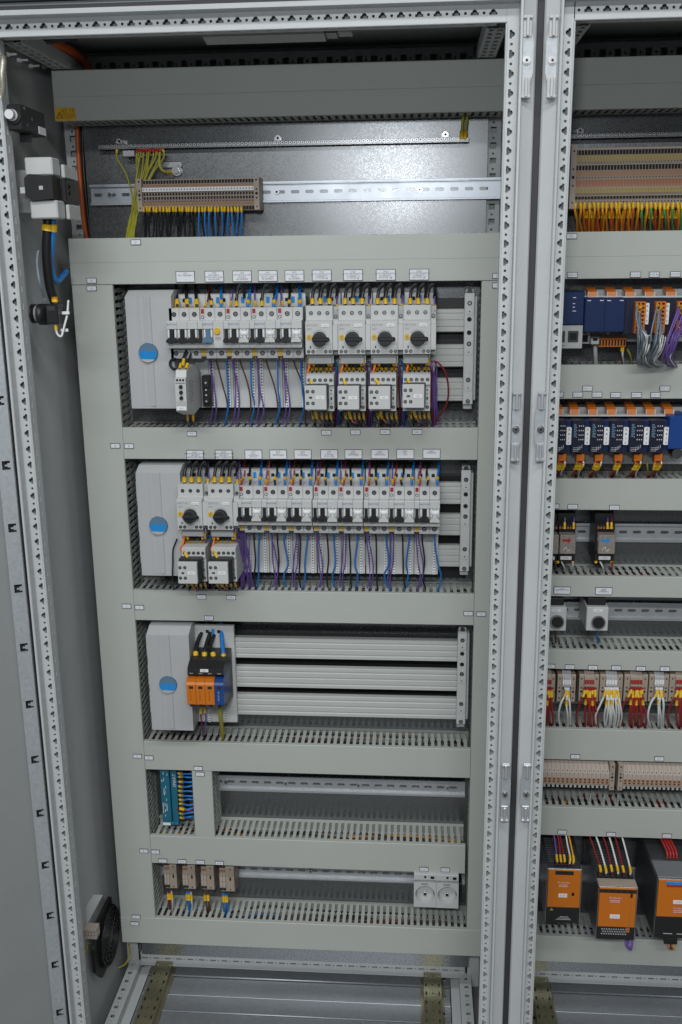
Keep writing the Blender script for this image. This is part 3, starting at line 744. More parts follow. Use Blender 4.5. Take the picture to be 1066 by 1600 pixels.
def starter(label, xl, z, Y=178, tagtxt='17Q1'):
    t=thing('motor_starter',label,'motor starter',(xl,Y,z),'rotary motor starters')
    P=[(14,52),(14,29),(1,27),(0,26),(0,-26.4),(.6,-27),(24,-27.4),(24,-44),(72,-44),(72,52)]
    MB().prism(P,0,44.6,'x').build('housing','device',t)
    MB().box(3,41.6,16,23.8,-44,-28,c=.6).build('lower_block','device_grey',t)
    MB().prism([(16,30),(16,22),(3,22),(3,-20),(26,-21),(26,-30),(70,-30),(70,30)],45.0,53.6,'x').build('auxiliary_contact','device',t)
    MB().prism([(24,50),(24,30.4),(70,30.4),(70,50)],45.0,53.6,'x').build('auxiliary_top','device_grey',t)
    MB().cyl((49.3,23.2,34),'y',3,.9,12,m=0).cyl((49.3,22.8,34),'y',2,.4,8,m=1).build('terminal_screw',['hole','nickel'],t)
    screws(t,[(8.5,40),(22.3,40),(36,40)],14,3.4)
    screws(t,[(4.8,-22.3),(12.2,-22.3),(33.5,-22.3),(41,-22.3)],0,3.0)
    k=MB().cyl((23.5,-3,-1.5),'y',12.2,3,28).cyl((23.5,-14,-1.5),'y',10.2,11,28,r2=11.6).box(12,41,-15.5,-9,-5.2,2.2,c=2); k.build('rotary_knob','black',t)
    ar=MB()
    for a in range(40,140,6):
        c1,s1=math.cos(math.radians(a)),math.sin(math.radians(a)); c2,s2=math.cos(math.radians(a+6)),math.sin(math.radians(a+6))
        ar.add([(23.5+13.6*c1,-.25,-1.5+13.6*s1),(23.5+13.6*c2,-.25,-1.5+13.6*s2),(23.5+14.3*c2,-.25,-1.5+14.3*s2),(23.5+14.3*c1,-.25,-1.5+14.3*s1)],[(0,1,2,3)])
    ar.build('dial_arc','ink_grey',t)
    MB().cyl((6,-1.6,1.5),'y',4.6,2,16,m=0).cyl((6,-2,1.5),'y',2.2,.5,8,m=1).build('current_dial',['yellow','insert_yellow'],t)
    MB().box(7,9,-.4,-.05,-17,-13).build('indicator_window','ink',t)
    MB().box(17,29,-.3,-.05,-25,-19.5).build('print_field','device_grey',t)
    pl=MB().box(26.5,39.5,-1,-.05,17.5,23.2,c=.3).build('label_plate','white',t); lettering(tagtxt,3.2,pl,(33,-1.1,20.2),'ink_grey')
    lettering('EATON',4.0,t,(2.0,-.3,20.8),'ink_grey','LEFT',1.0)
    for i in range(2): MB().box(2.4,11-2*i,-.3,-.05,15.4-1.8*i,15.9-1.8*i).build('print_line','ink_grey',t)
    return t
def contactor(label, xl, z, w, h, Y=150, mod=(-3,33,-29,11), dark=False, txt='17K1', Yb=22):
    t=thing('contactor',label,'contactor',(xl,Y,z),'contactors')
    MB().prism([(Yb+6,h/2),(Yb,h/2-2),(Yb,h/2-18),(Yb+5,h/2-18),(Yb+5,-h/2),(100,-h/2),(100,h/2)],0,w,'x').build('housing','device' if dark else 'device',t)
    n=5; screws(t,[(w*(i+.5)/n,h/2-9.5) for i in range(n)],Yb,3.0)
    for i in range(n-1): MB().prism([(w*(i+.25)/n,h/2-20),(w*(i+.85)/n,h/2-20),(w*(i+.85)/n,h/2-17.5),(w*(i+.7)/n,h/2-16.4),(w*(i+.4)/n,h/2-16.4),(w*(i+.25)/n,h/2-17.5)],Yb+3,Yb+4.8,'y').build('clip_tab','dark',t)
    screws(t,[(w-4.6,-h/2+6.5)],Yb+5,3.0)
    for zz,hh in ((8,2.4),(2,1),(-6,4.6),(-14,1)): MB().box(w-6,w-3.4,Yb+4.6,Yb+4.95,zz-hh/2-4,zz+hh/2-4).build('print_mark','ink',t)
    x0,x1,z0,z1=mod
    MB().box(x0+.5 if dark else x0+1.5,x1+(6 if dark else 2),9,Yb+4.5,z0+.5,z1+(4 if dark else 1.2),c=.8).build('module_base','black' if dark else 'dark',t)
    m=MB().box(x0,x1,0,8.9,z0,z1,c=.8).build('module_front','device',t)
    H=z1-z0; Wd=x1-x0
    for fx in (.13,.38):
        for fz in (.76,.27):
            MB().cyl((x0+Wd*fx,-.3,z0+H*fz),'y',3.0,.5,12,m=0).cyl((x0+Wd*fx,-.5,z0+H*fz),'y',2.1,.4,8,m=1).build('terminal_screw',['hole','nickel'],m)
    MB().box(x0+Wd*.2,x0+Wd*.34,-.4,-.02,z0+H*.47,z0+H*.55).build('indicator_window','ink',m)
    pl=MB().box(x0+Wd*.52,x0+Wd*.9,-.7,-.02,z0+H*.44,z0+H*.58).build('label_plate','white',m); lettering(txt,3.0,t,(x0+Wd*.71,-.8,z0+H*.51),'ink_grey')
    return t
# --- first row
ZB=at(368,522.5,185).z; xB=at(261,522,185).x
b1,dx=breaker('three-pole white breaker with three black toggles beside the first end cover',xB,ZB,seq='b b b'); x=xB+dx
b2,dx=breaker('residual-current breaker with grey toggle and yellow round test button',x,ZB,seq='A g y',name='residual_current_breaker'); XB2=x; x+=dx
XU=[]
for i,s in enumerate(('right of the yellow test button','third from the last in the first row, middle of its trio','last before the first rotary starter')):
    lab=['two-pole breaker next to the yellow test button','two-pole breaker midway between the yellow test button and the rotary starters','two-pole breaker directly left of the leftmost rotary starter of the first row'][i]
    XU.append(x); b,dx=breaker(lab,x,ZB); x+=dx
SX=[477.5,528.6,579.4,630.4]; ZS=at(555,528,178).z; SXW=[]
ws=['first','second','third','fourth']
for i,px in enumerate(SX):
    xx=at(px,528,178).x; SXW.append(xx)
    starter(f'{ws[i]} rotary motor starter from the left in the first row, black knob',xx,ZS,tagtxt=['17Q1','17Q3','18Q1','18Q3'][i])
z0a,z1a=at(420,637,256).z,at(420,458,256).z
adapter('busbar adapter behind the three-pole breaker with three black toggles',xB+27,52.8,z0a,z1a,strips=False)
adapter('busbar adapter behind the breaker with the yellow test button',XB2+22,44,z0a,z1a)
for i,xx in enumerate(XU): adapter(['busbar adapter behind the breaker next to the yellow test button','busbar adapter behind the breaker midway between test button and rotary starters','busbar adapter behind the breaker directly left of the first rotary starter'][i],xx+22,44,z0a,z1a)
for i,xx in enumerate(SXW): adapter(f'busbar adapter behind the {ws[i]} rotary starter of the first row',xx+27,53.6,z0a,z1a,strips=False)
for i,(ax,ay,bx,by,mx0,my0,mx1,my1) in enumerate(((479,585,522.3,642.7,476,603,510.5,640.3),(529.5,584,571.5,642.5,527.4,603.5,561.5,640.3),(578.5,584,619,642.5,576,604,610,639.7),(630,584,672,642.5,629,601,663,637.5))):
    Y=150; x0,x1,z0,z1=R(ax,ay,bx,by,Y+24); mx=R(mx0,my0,mx1,my1,Y)
    contactor(f'{ws[i]} contactor from the left below the first row starters, white front module',x0,(z0+z1)/2,x1-x0,z1-z0,Y,(mx[0]-x0,mx[1]-x0,mx[2]-(z0+z1)/2,mx[3]-(z0+z1)/2),txt=['17K1','17K3','18K1','18K3'][i])
# timer relay
x0,x1,z0,z1=R(273,591,292.5,642,130)
tr=thing('timer_relay','light grey relay with three small black dials beside the first end cover','relay',(x0,130,z0)); w=x1-x0; h=z1-z0
MB().prism([(0,0),(0,h),(6,h+1),(10,h+12),(60,h+16),(115,h+2),(115,-6),(50,-14),(4,-2)],0,w,'x').build('housing','device',tr)
MB().box(w*.06,w*.94,-1.4,-.1,h*.02,h*.13,c=.3).build('label_plate','white',tr)
lettering('15K1',3,tr,(w/2,-1.6,h*.075),'ink_grey')
MB().box(w*.06,w*.94,-.5,-.05,h*.16,h*.29).build('grey_field','device_grey',tr)
MB().box(w*.06,w*.94,-.5,-.05,h*.835,h*.865).build('print_line','ink_grey',tr)
for zz in (.40,.57,.74): MB().cyl((w*.55,-3.4,h*zz),'y',3.1,3.3,14).build('dial','black',tr)
for fx in (.22,.5,.78): MB().cyl((w*fx,-.5,h*.94),'y',2.0,.6,10).build('terminal_hole','hole',tr)
for i in range(9): MB().box(w+.02,w+.3,22,60-random.uniform(0,20),h*(.2+.08*i),h*(.2+.08*i)+1.2).build('side_print','ink_grey',tr)
x0,x1,z0,z1=R(315,587,331,635,235)
bb=thing('black_holder','black narrow holder with round holes behind the timer relay','holder',(x0,235,z0)); w=x1-x0; h=z1-z0
MB().box(0,w,0,20,0,h,c=1).box(2,w-2,-5,-.1,h*.1,h*.32,c=.8).box(2,w-2,-5,-.1,h*.62,h*.9,c=.8).build('body','black',bb)
for zz in (.18,.38,.55,.78): MB().cyl((w*.5,-5.6,h*zz),'y',1.8,1.2,8).build('hole_ring','device_grey',bb)
# --- second row
ZC=at(530,802,185).z
SX2=[277,324.2]; ZS2=at(320,804.6,178).z; S2W=[]
for i,px in enumerate(SX2):
    xx=at(px,804,178).x; S2W.append(xx)
    starter(f'{["left","right"][i]} one of the two rotary motor starters in the second row',xx,ZS2,tagtxt=['20Q3','20Q5'][i])
z0c,z1c=at(530,896,256).z,at(530,733,256).z
for i,xx in enumerate(S2W): adapter(f'busbar adapter behind the {["left","right"][i]} rotary starter of the second row',xx+27,53.6,z0c,z1c,strips=False)
xC=at(370.6,802,185).x; xCend=at(687.5,802,185).x; UW=(xCend-xC-2.4)/8
XC=[]; x=xC
for i in range(8):
    if i in (3,5): x+=1.2
    XC.append(x); b,dx=breaker(f'{ordinal(i)} two-pole breaker from the left in the second row',x,ZC); x+=UW
    adapter(f'busbar adapter behind the {ordinal(i)} breaker from the left in the second row',XC[i]+22,UW-.1,z0c,z1c)
for i,(ax,ay,bx,by,mx0,my0,mx1,my1) in enumerate(((284,856,323,910,277,879,309,912.5),(330.5,856,370,910,324.7,879,357,912.5))):
    Y=150; x0,x1,z0,z1=R(ax,ay,bx,by,Y+26); mx=R(mx0,my0,mx1,my1,Y)
    contactor(f'{["left","right"][i]} contactor with black-sided module below the second row starters',x0,(z0+z1)/2,x1-x0,z1-z0,Y,(mx[0]-x0,mx[1]-x0,mx[2]-(z0+z1)/2,mx[3]-(z0+z1)/2),True,['20K1','20K3'][i],26)
# --- surge protector
Y=165; x0,x1,z0,z1=R(290.5,1061,350,1103,Y); w=(x1-x0)/3.95; h=z1-z0
sp=thing('surge_protector','surge protector with three orange modules and one blue module','surge protector',(x0,Y,z0)); Wt=w*4
MB().prism([(14,h),(8,h+6),(10,h+17),(28,h+25),(95,h+25),(95,-22),(30,-14),(18,-6),(18,h)],1.5,Wt-.5,'x').build('base','black',sp)
for i in range(4):
    c='orange' if i<3 else 'blue'; mm=MB().prism([(2,0),(0,2),(0,h*.78),(3,h*.86),(3,h),(60,h),(60,0)],i*w+.3,(i+1)*w-.3,'x').build('module',c,sp)
    MB().box(i*w+w*.28,i*w+w*.74,-.4,-.02,h*.63,h*.73).build('status_window','ink',mm)
    lettering('BC OVP 280',2.6,mm,(i*w+w*.42,-.3,h*.36),'ink' if i<3 else 'ink_white','CENTER',1,(0,math.radians(90),0))
    MB().box(i*w+w*.3,i*w+w*.75,-.6,6,-2.5,.5).build('latch','black',mm)
    MB().box(i*w+w*.3,i*w+w*.7,7.4,7.95,h+7,h+9).build('print_line','ink_grey',sp)
pl=MB().box(Wt*.37,Wt*.59,7.0,8.4,h+11,h+16.5,c=.2).build('label_plate','white',sp); lettering('25F1',3,pl,(Wt*.48,6.8,h+13.7),'ink_grey')
adapter('busbar adapter behind the surge protector',x0+Wt*.50,80,at(330,1128,256).z,at(330,978,256).z)
# --- teal module, socket outlets, terminal clusters
Y=250; x0,x1,z0,z1=R(250,1214,279,1290,Y)
tm=thing('teal_module','translucent teal module with white print beside blue wires','module',(x0,Y,z0)); w=x1-x0; z1=-1262; h=z1-z0
MB().box(0,w*.58,0,50,6,h,c=1).box(w*.6,w,6,50,2,h,c=1).build('housing','teal',tm); MB().box(0,w*.5,-.6,20,0,5.4,c=.4).build('edge_strip','white',tm)
MB().box(w*.05,w,1,50,-.0,5.6,c=.5).build('foot','teal',tm)
for i in range(14):
    xx=random.choice((.08,.2,.32,.44)); zz=random.uniform(.15,.9); MB().box(w*xx,w*xx+random.uniform(.8,1.6),-.3,-.02,h*zz,h*zz+random.uniform(4,16)).build('print_line','ink_white',tm)
lettering('C€',5,tm,(w*.24,-.3,h*.6),'ink_white','CENTER',1,(0,math.radians(90),0)); lettering('SMART',7,tm,(w*.86,5.6,h*.78),'ink_white','CENTER',1,(0,math.radians(-90),0))
MB().box(w+1,w+12,12,50,8,h,c=1).build('terminal_block','dark',tm)
for i,(px0,px1) in enumerate(((647,682),(682,716.5))):
    Y=222; x0,x1,z0,z1=R(px0,1367 if i==0 else 1368.5,px1,1417 if i==0 else 1418.5,Y); w=x1-x0; h=z1-z0; w-=.4
    so=thing('socket_outlet',f'{["left","right"][i]} white socket outlet at the lower right of the whole cabinet','socket outlet',(x0,Y,z0),'socket outlets')
    zc=h*.385; r=w*.435
    o=holed([(0,0),(w,0),(w,h*.78),(0,h*.78)],[circ(w/2,zc,r,28)])
    mb=MB(); punch(mb,o,lambda p:(p[0],0,p[1]),lambda p:(w/2+(p[0]-w/2)*.9,13,zc+(p[1]-zc)*.9))
    mb.add([(w/2+(a-w/2)*.9,13,zc+(b-zc)*.9) for a,b in circ(w/2,zc,r,28)],[list(range(28))])
    mb.box(0,w,.3,60,-2,-.2); mb.box(0,.8,.4,60,0,h*.78); mb.box(w-.8,w,.4,60,0,h*.78); mb.box(0,w,5,60,h*.785,h*.98,c=.6); mb.box(0,w,13.4,60,-.1,h*.97)
    mb.build('housing','device',so)
    MB().box(w*.43,w*.57,9,12.9,zc-r*.5,zc-r*.1,c=.6).build('earth_contact','steel',so); MB().box(w*.45,w*.55,8.6,9,zc-r*.4,zc-r*.1).build('contact_slot','hole',so)
    for sx in (-1,0,1): MB().cyl((w/2+sx*r*.5,12.4,zc+r*(.55 if sx else .62)),'y',2.6,.7,12).build('pin_hole','hole',so)
    for sx in (-1,1): MB().box(w/2+sx*r*.9-.8,w/2+sx*r*.9+.8,3,10,zc-3,zc+3).build('side_contact','steel',so)
    MB().cyl((w*.5,4.2,h*.9),'y',2.4,.9,12).build('terminal_hole','hole',so); MB().prism(rrect(w*.82,h*.885,8,5.4,2.5),4.2,4.95,'y').build('terminal_hole','hole',so)
    MB().box(w*.32,w*.62,-.3,-.02,h*.70,h*.74).build('print_line','ink_grey',so)
tag(MB().box(0,5,0,40,0,46,c=1).build('end_bracket','black',None,at(717.5,1412,250)),'small black end bracket right of the white sockets','end bracket')
def cluster(label,px0,py0,px1,py1,Y,n=2,wires=()):
    x0,x1,z0,z1=R(px0,py0,px1,py1,Y); t=thing('terminal_cluster',label,'terminal block',(x0,Y,z0),'terminal clusters'); w=x1-x0; h=z1-z0
    tw=w*.42
    for i in range(n):
        P=[(4,h),(4,h*.72),(0,h*.66),(0,h*.22),(6,h*.12),(8,0),(52,0),(52,h)]
        s=MB().prism(P,tw*i/n+.2,tw*(i+1)/n-.2,'x').build('terminal','beige',t)
        for zz in (.95,.8,.14): MB().box(tw*i/n+.8,tw*(i+1)/n-.8,3.2 if zz>.5 else 2,3.9 if zz>.5 else 5,h*zz-2,h*zz+2.2).build('clamp_opening','hole' if zz!=.8 else 'insert_red',s)
        MB().box(tw*i/n+.5,tw*(i+1)/n-.5,-.6,-.05,h*.46,h*.62,c=.2).build('marker_tag','cream',s)
        MB().box(tw*i/n+.5,tw*(i+1)/n-.5,-.6,-.05,h*.26,h*.42,c=.2).build('marker_tag','cream',s)
    b=MB().prism([(2,h),(0,h-2),(0,h*.1),(12,h*.02),(50,-8),(50,h)],tw+.4,w,'x').build('end_bracket','beige',t)
    for zz in (.9,.62,.55,.5,.16): MB().cyl((tw+(w-tw)*.55,-.3,h*zz),'y',1.5 if zz!=.55 else 2.4,.4,8).build('bracket_hole','hole',b)
    return t
CL=[(255.5,1350,277.5,1392),(284,1351,306.5,1393),(313,1352,335.5,1394),(342,1354,367,1397)]
for i,q in enumerate(CL): cluster(f'{ws[i]} beige terminal cluster from the left under the lowest small labels',*q,Y=258)

# ------------------------------------------------------------------ beige terminal strip of the top bay
def slice_strip(label, px0,py0,px1,py1, Y, n, H, kind, endl=True, endr=True):
    a=at(px0,py0,Y); b=at(px1,py1,Y); t=thing('terminal_strip',label,'terminal strip',(a.x,Y,a.z)); L=b.x-a.x; w=L/n
    mb=MB(); h=H/2
    if kind=='A':
        mb.prism([(44,h),(9,h),(6,h*.52),(2,h*.5),(2,h*.2),(5,h*.18),(5,-h*.3),(2,-h*.34),(4,-h*.7),(9,-h),(44,-h)],.15,w-.15,'x',m=0)
        mb.box(.7,w-.7,7,8.4,h*.72,h*.94,m=2); mb.box(.5,w-.5,5.6,7.2,h*.53,h*.68,m=1)
        mb.box(.05,w-.05,1.2,1.95,h*.22,h*.48,m=3); mb.box(w*.3,w*.7,1.0,1.2,h*.3,h*.4,m=4)
        mb.box(.9,w-.9,4.5,4.95,-h*.02,h*.14,m=2); mb.box(.9,w-.9,4.5,4.95,-h*.27,-h*.1,m=2)
        mb.box(.5,w-.5,2.0,3.4,-h*.6,-h*.42,m=1); mb.cyl((w/2,1.8,-h*.4),'y',1.1,.9,8,m=2)
        mb.box(.8,w-.8,4.5,7.5,-h*.93,-h*.74,m=2)
        mats=['beige','insert','hole','white','ink_grey']
    elif kind=='B':
        mb.prism([(60,h),(26,h),(24,h*.5),(14,h*.46),(12,0),(6,-h*.02),(4,-h*.5),(6,-h*.56),(10,-h),(60,-h)],.15,w-.15,'x',m=0)
        mb.box(.7,w-.7,23.6,25.4,h*.78,h*.93,m=2); mb.box(.6,w-.6,23.5,25,h*.56,h*.76,m=3); mb.cyl((w/2,23.6,h*.53),'y',1.0,1,8,m=2)
        mb.box(.7,w-.7,12.4,13.6,h*.26,h*.42,m=2); mb.box(.6,w-.6,12.0,13,h*.06,h*.24,m=1); mb.cyl((w/2,11.6,h*.02),'y',1.0,1,8,m=2)
        mb.box(.6,w-.6,4.9,5.9,-h*.24,-h*.06,m=4); mb.box(.8,w-.8,4.6,5.2,-h*.30,-h*.25,m=4)
        mb.box(.5,w-.5,3.6,4.6,-h*.50,-h*.34,m=5); mb.box(.7,w-.7,4.6,5.4,-h*.68,-h*.6,m=2); mb.cyl((w/2,6.1,-h*.78),'y',1.0,1,8,m=2)
        mb.box(.6,w-.6,6.6,8.6,-h*.97,-h*.86,m=1)
        mats=['beige','insert','hole','insert_yellow','insert_red','insert_yellow']
    elif kind=='G':
        mb.prism([(55,h),(30,h),(10,h*.55),(0,h*.3),(0,-h*.55),(6,-h*.62),(6,-h*.8),(40,-h*.8),(55,-h*.6)],.2,w-.2,'x',m=0)
        mb.cyl((w*.5,2.2,h*.42),'y',.9,1.2,8,m=2)
        mb.box(w*.12,w*.88,-.3,.02,-h*.5,-h*.1,m=1)
        for zz in (-h*.2,-h*.42): mb.cyl((w*.5,-.6,zz),'y',1.5,.5,8,m=2)
        mb.box(w*.25,w*.75,6.5,16,-h,-h*.8,m=3)
        mats=['cream','insert','hole','device']
    me=mb.mesh('terminal',mats)
    for i in range(n):
        o=bpy.data.objects.new('terminal',me); COL.objects.link(o); o.parent=t; o.location=(w*i/1000,0,0)
    for on,x0 in ((endl,-9.5),(endr,L+.4)):
        if not on: continue
        e=MB().prism([(0,h*1.04),(0,-h*1.0),(44,-h),(44,h*1.04)],x0,x0+9,'x').build('end_bracket','beige',t)
        for zz,r in ((.86,1.6),(.28,1.5),(.02,2.4),(-.25,1.5),(-.8,1.3)): MB().cyl((x0+4.5,-.3,h*zz),'y',r,.4,10).build('bracket_hole','hole',e)
    return t
slice_strip('beige terminal strip with white marker row in the top bay of the whole cabinet',222.5,305.5,396.5,302,262,38,52,'A')
def row_wires(xs, y0, y1, Y0, Y1, r, cols, where, group, jit=3, marks=((0,.22),), bow=4, dx=0, bulk=None):
    cnt={}
    for i,(x,c) in enumerate(zip(xs,cols)):
        k=cnt.get(c,0); cnt[c]=k+1
        xe=x+dx+random.uniform(-jit,jit); ym=(y0+y1)/2
        nm={'greenyellow':'green-yellow','orangered':'orange-red','darkred':'dark red','palegrey':'pale grey'}.get(c,c)
        wire([at(x,y0,Y0),at(x+random.uniform(-1,1)*.6,y0+(y1-y0)*.3,Y0-bow),at((x+xe)/2,ym+(y1-y0)*.15,Y0-bow*.4+(Y1-Y0)*.35),at(xe,y1,Y1),at(xe,y1+8,Y1)],r,c,
             f'{ordinal(k)} {nm} wire from the left {where}',group,marks,bulk=bulk)
xs=[225+i*5.08 for i in range(31)]
cs=['black']*17+['blue','black','blue','blue','black','blue','black','blue','black','blue','blue','black','blue','blue']
row_wires([x-.5 for x in xs],321,373,268,283,1.55,cs,'under the beige terminal strip','wires under the beige terminal strip',jit=4,marks=((.03,.17),))
# earth wires
for i in range(13):
    x=183 if i==0 else 211+3.6*i
    y=234-(x-183)*.02
    pts=[at(x,y,292),at(x-1+random.uniform(-2,2),y+14,286+random.uniform(-4,4)),at(214+(x-214)*.5+random.uniform(-4,4),y+42,276+random.uniform(-6,6)),at(207+i*1.0+random.uniform(-2,2),315,272+random.uniform(-4,4)),at(203+i*.9,345,276),at(197+i*.9,373,280),at(195+i*.9,382,284)]
    wire(pts,1.45,'greenyellow',f'{ordinal(i)} green-yellow earth wire from the left below the long earth bar','earth wires of the top bay',((.0,.035),),mcol='red' if 0<i<12 else 'yellow')
pts=[at(250,238,290),at(249,252,286),at(252,264,285),at(260,269,288),at(268,269,300)]
wire(pts,2.4,'greenyellow','short curved earth wire ending in a yellow lug above the terminal strip',None,((.78,.97),))
for i,x in enumerate((722,728)):
    wire([at(x-1,216,292),at(x,205,288),at(x+1.5,188,288),at(x+2.5,176,286)],2.6,'greenyellow',f'{["left","right"][i]} short earth wire at the end of the long earth bar, under the top duct',None,((0,.3),))
for z,y in ((320,305),(345,350)): pass
tag(MB().cyl((0,-4,0),'y',9,4,16).cyl((0,-7,0),'y',5,3,6).build('earth_bolt','steel',None,at(277,267,314)),'hex earth bolt on the plate above the beige terminal strip','bolt')
tag(MB().box(-22,22,-3,0,-5,6,c=1).cyl((-17,-4,0),'y',3.2,1,10).cyl((17,-4,0),'y',3.2,1,10).build('earth_clamp','nickel',None,at(266,258,314)),'small metal earth clamp above the terminal strip','clamp')
tag(MB().box(-11,11,-8,6,-6,5,c=1).build('clamp_block','nickel',None,at(203,240,297)),'small bright clamp block hanging under the earth bar','clamp')

# ------------------------------------------------------------------ wires of the first row
G='wires above the first breaker row'
def drop(xb,yb,xt,yt,r,c,label,Yb=212,Yt=272,g=G,m=((0,.3),)):
    wire([at(xb,yb,Yb),at(xb,yb-9,Yb+2),at((xb+xt)/2,(yb+yt)/2,(Yb+Yt)/2),at(xt,yt,Yt),at(xt,yt-10,Yt+2)],r,c,label,g,m)
for i,x in enumerate((277,292.5,307.5)): drop(x,484,x-1.5,447,3.0,'black',f'{ordinal(i)} thick black wire into the three-pole breaker',m=((.02,.30),))
drop(320,487,327,450,1.5,'darkred','dark red wire into the slim contact of the breaker with yellow button',m=((.05,.3),))
drop(330.5,482,326,452,2.2,'black','black wire into the breaker with the yellow button',m=((.06,.2),))
drop(345.8,482,346,447,2.6,'blue','blue wire into the breaker with the yellow button',m=((.08,.2),))
un=['the breaker next to the yellow button','the breaker midway between button and starters','the breaker left of the first starter']
for i,(pb,pt,k1,k2,bb,bt) in enumerate(((359.5,366,369.8,382,387.7,391.5),(398,399.5,409.8,429,428.2,434),(440,440,452,453,468.6,469))):
    drop(pb,486,pt,448,1.5,'purple',f'purple wire into the slim contact of {un[i]}',m=((.08,.3),))
    if i<2: wire([at(k1,482,212),at(k1,470,212),at(k1+2,452,220),at((k1+k2)/2,445.5,234),at(k2-1,452,244),at(k2,465,252)],2.6,'black',f'looped black wire into {un[i]}',G,((.06,.16),))
    else: drop(k1,482,k2,447,2.4,'black',f'black wire into {un[i]}',m=((.08,.2),))
    drop(bb,482,bt,447,2.8,'blue',f'blue wire into {un[i]}',m=((.08,.19),))
def loops(px,row,y,xs,sfx):
    for j,x in enumerate(xs):
        wire([at(x,y,200),at(x-.3,y-12,201),at(x+2,y-26,208),at(x+8,y-34,224),at(x+12,y-28,242),at(x+11,y-14,252)],3.0,'black',f'{ordinal(j)} looped black wire into {sfx}',f'looped wires {row}',((.05,.155),))
for i,px in enumerate(SX):
    o=px-477.5; loops(px,'above the first row starters',479,(488.6+o,501+o,515.2+o),f'the {ws[i]} starter of the first row')
    drop(526+o,490,526.5+o,446,1.5,'purple',f'thin purple wire beside the {ws[i]} starter of the first row',Yb=205,m=((.04,.22),))
for i,px in enumerate(SX2):
    o=px-277
    wl=(288.5+o,299.5+o,311.5+o)
    loops(px,'above the second row starters',757,wl,f'the {["left","right"][i]} starter of the second row')
    drop(324.5+o,762,326+o,722,1.5,'purple',f'thin purple wire beside the {["left","right"][i]} starter of the second row',Yb=205,m=((.04,.2),))
G2='wires above the second breaker row'
for i in range(8):
    u=370.6+39.6*i; nm=f'the {ordinal(i)} breaker of the second row'
    drop(u+6.5,764,u+8 if i%2 else u+4,724,1.4,'purple',f'purple wire into the slim contact of {nm}',g=G2,m=((.1,.26),))
    drop(u+7.8,760,u+12,724,1.4,'red' if i!=1 else 'orangered',f'red wire into the slim contact of {nm}',g=G2,m=((.14,.34),))
    drop(u+20,758,u+20+(4 if i in (1,6) else 0),724,2.1,'black',f'black wire into the top of {nm}',g=G2,m=((.1,.2),))
    drop(u+35.5,758,u+38.5,724,2.3,'blue',f'blue wire into the top of {nm}',g=G2,m=((.1,.2),))
# below the first row
G3='wires hanging below the first breaker row'
un4=['the breaker with the yellow button']+un
for i,(p,b,l) in enumerate(((328,337,353),(365,374,393),(401,416,434),(442,459.7,471.7))):
    wire([at(p-3,556,222),at(p,570,230),at(p+7,610,242),at(p+10,640,254),at(p+5,664,270),at(p+4,674,276)],1.25,'purple',f'purple wire hanging below {un4[i]}',G3,((0,.04),))
    wire([at(b-1,556,222),at(b+2,570,228),at(b+12,600,240),at(b+18,630,252),at(b+17,664,272),at(b+17,674,276)],1.3,'brown',f'brown wire hanging below {un4[i]}',G3,((0,.04),))
    wire([at(l,556,222),at(l,570,230),at(l+2,610,240),at(l+4,635,252),at(l-3,664,272),at(l-3,674,276)],1.6,'blue',f'blue wire hanging below {un4[i]}',G3,((0,.04),))
    wire([at(p+1,556,226),at(p+2,575,236),at(p+4,615,248),at(p+3,645,262),at(p-3,666,276)],1.3,'purple','',G3,(),bulk='thin purple wires in the depth below the first breaker row')
# below the second row
G4='wires hanging below the second breaker row'
for i,(p,b,l) in enumerate(zip((385,424,463,496,536.5,574,611.6,650.6),(396.7,432.7,467,509.5,545.5,586,628,660.5),(407,446,480,521.5,560,604,640,680.6))):
    nm=f'the {ordinal(i)} breaker of the second row'; s=(-1)**i
    for j in (0,1):
        wire([at(p-2+4*j,828,222),at(p+3*j,845,232),at(p+6*j-3*s,880,246),at(p-5*s+3*j,905,258),at(p-2+3*j,928,274),at(p-2,938,278)],1.2,'purple',f'purple wire hanging below {nm}',G4,(),bulk=None if j==0 else 'thin purple wires in the depth below the second breaker row')
    wire([at(b,828,222),at(b+1,845,230),at(b+3,875,242),at(b+2,905,258),at(b+6,928,274),at(b+6,938,278)],1.5,'black',f'black wire hanging below {nm}',G4,((0,.03),))
    e=-6 if s>0 else 5
    wire([at(l,828,222),at(l-1,845,232),at(l-4*s,880,244),at(l-2+(10 if i==7 else 0),900,256),at(l+e,926,272),at(l+e,938,278)],1.7,'blue',f'blue wire hanging below {nm}',G4,((0,.03),))
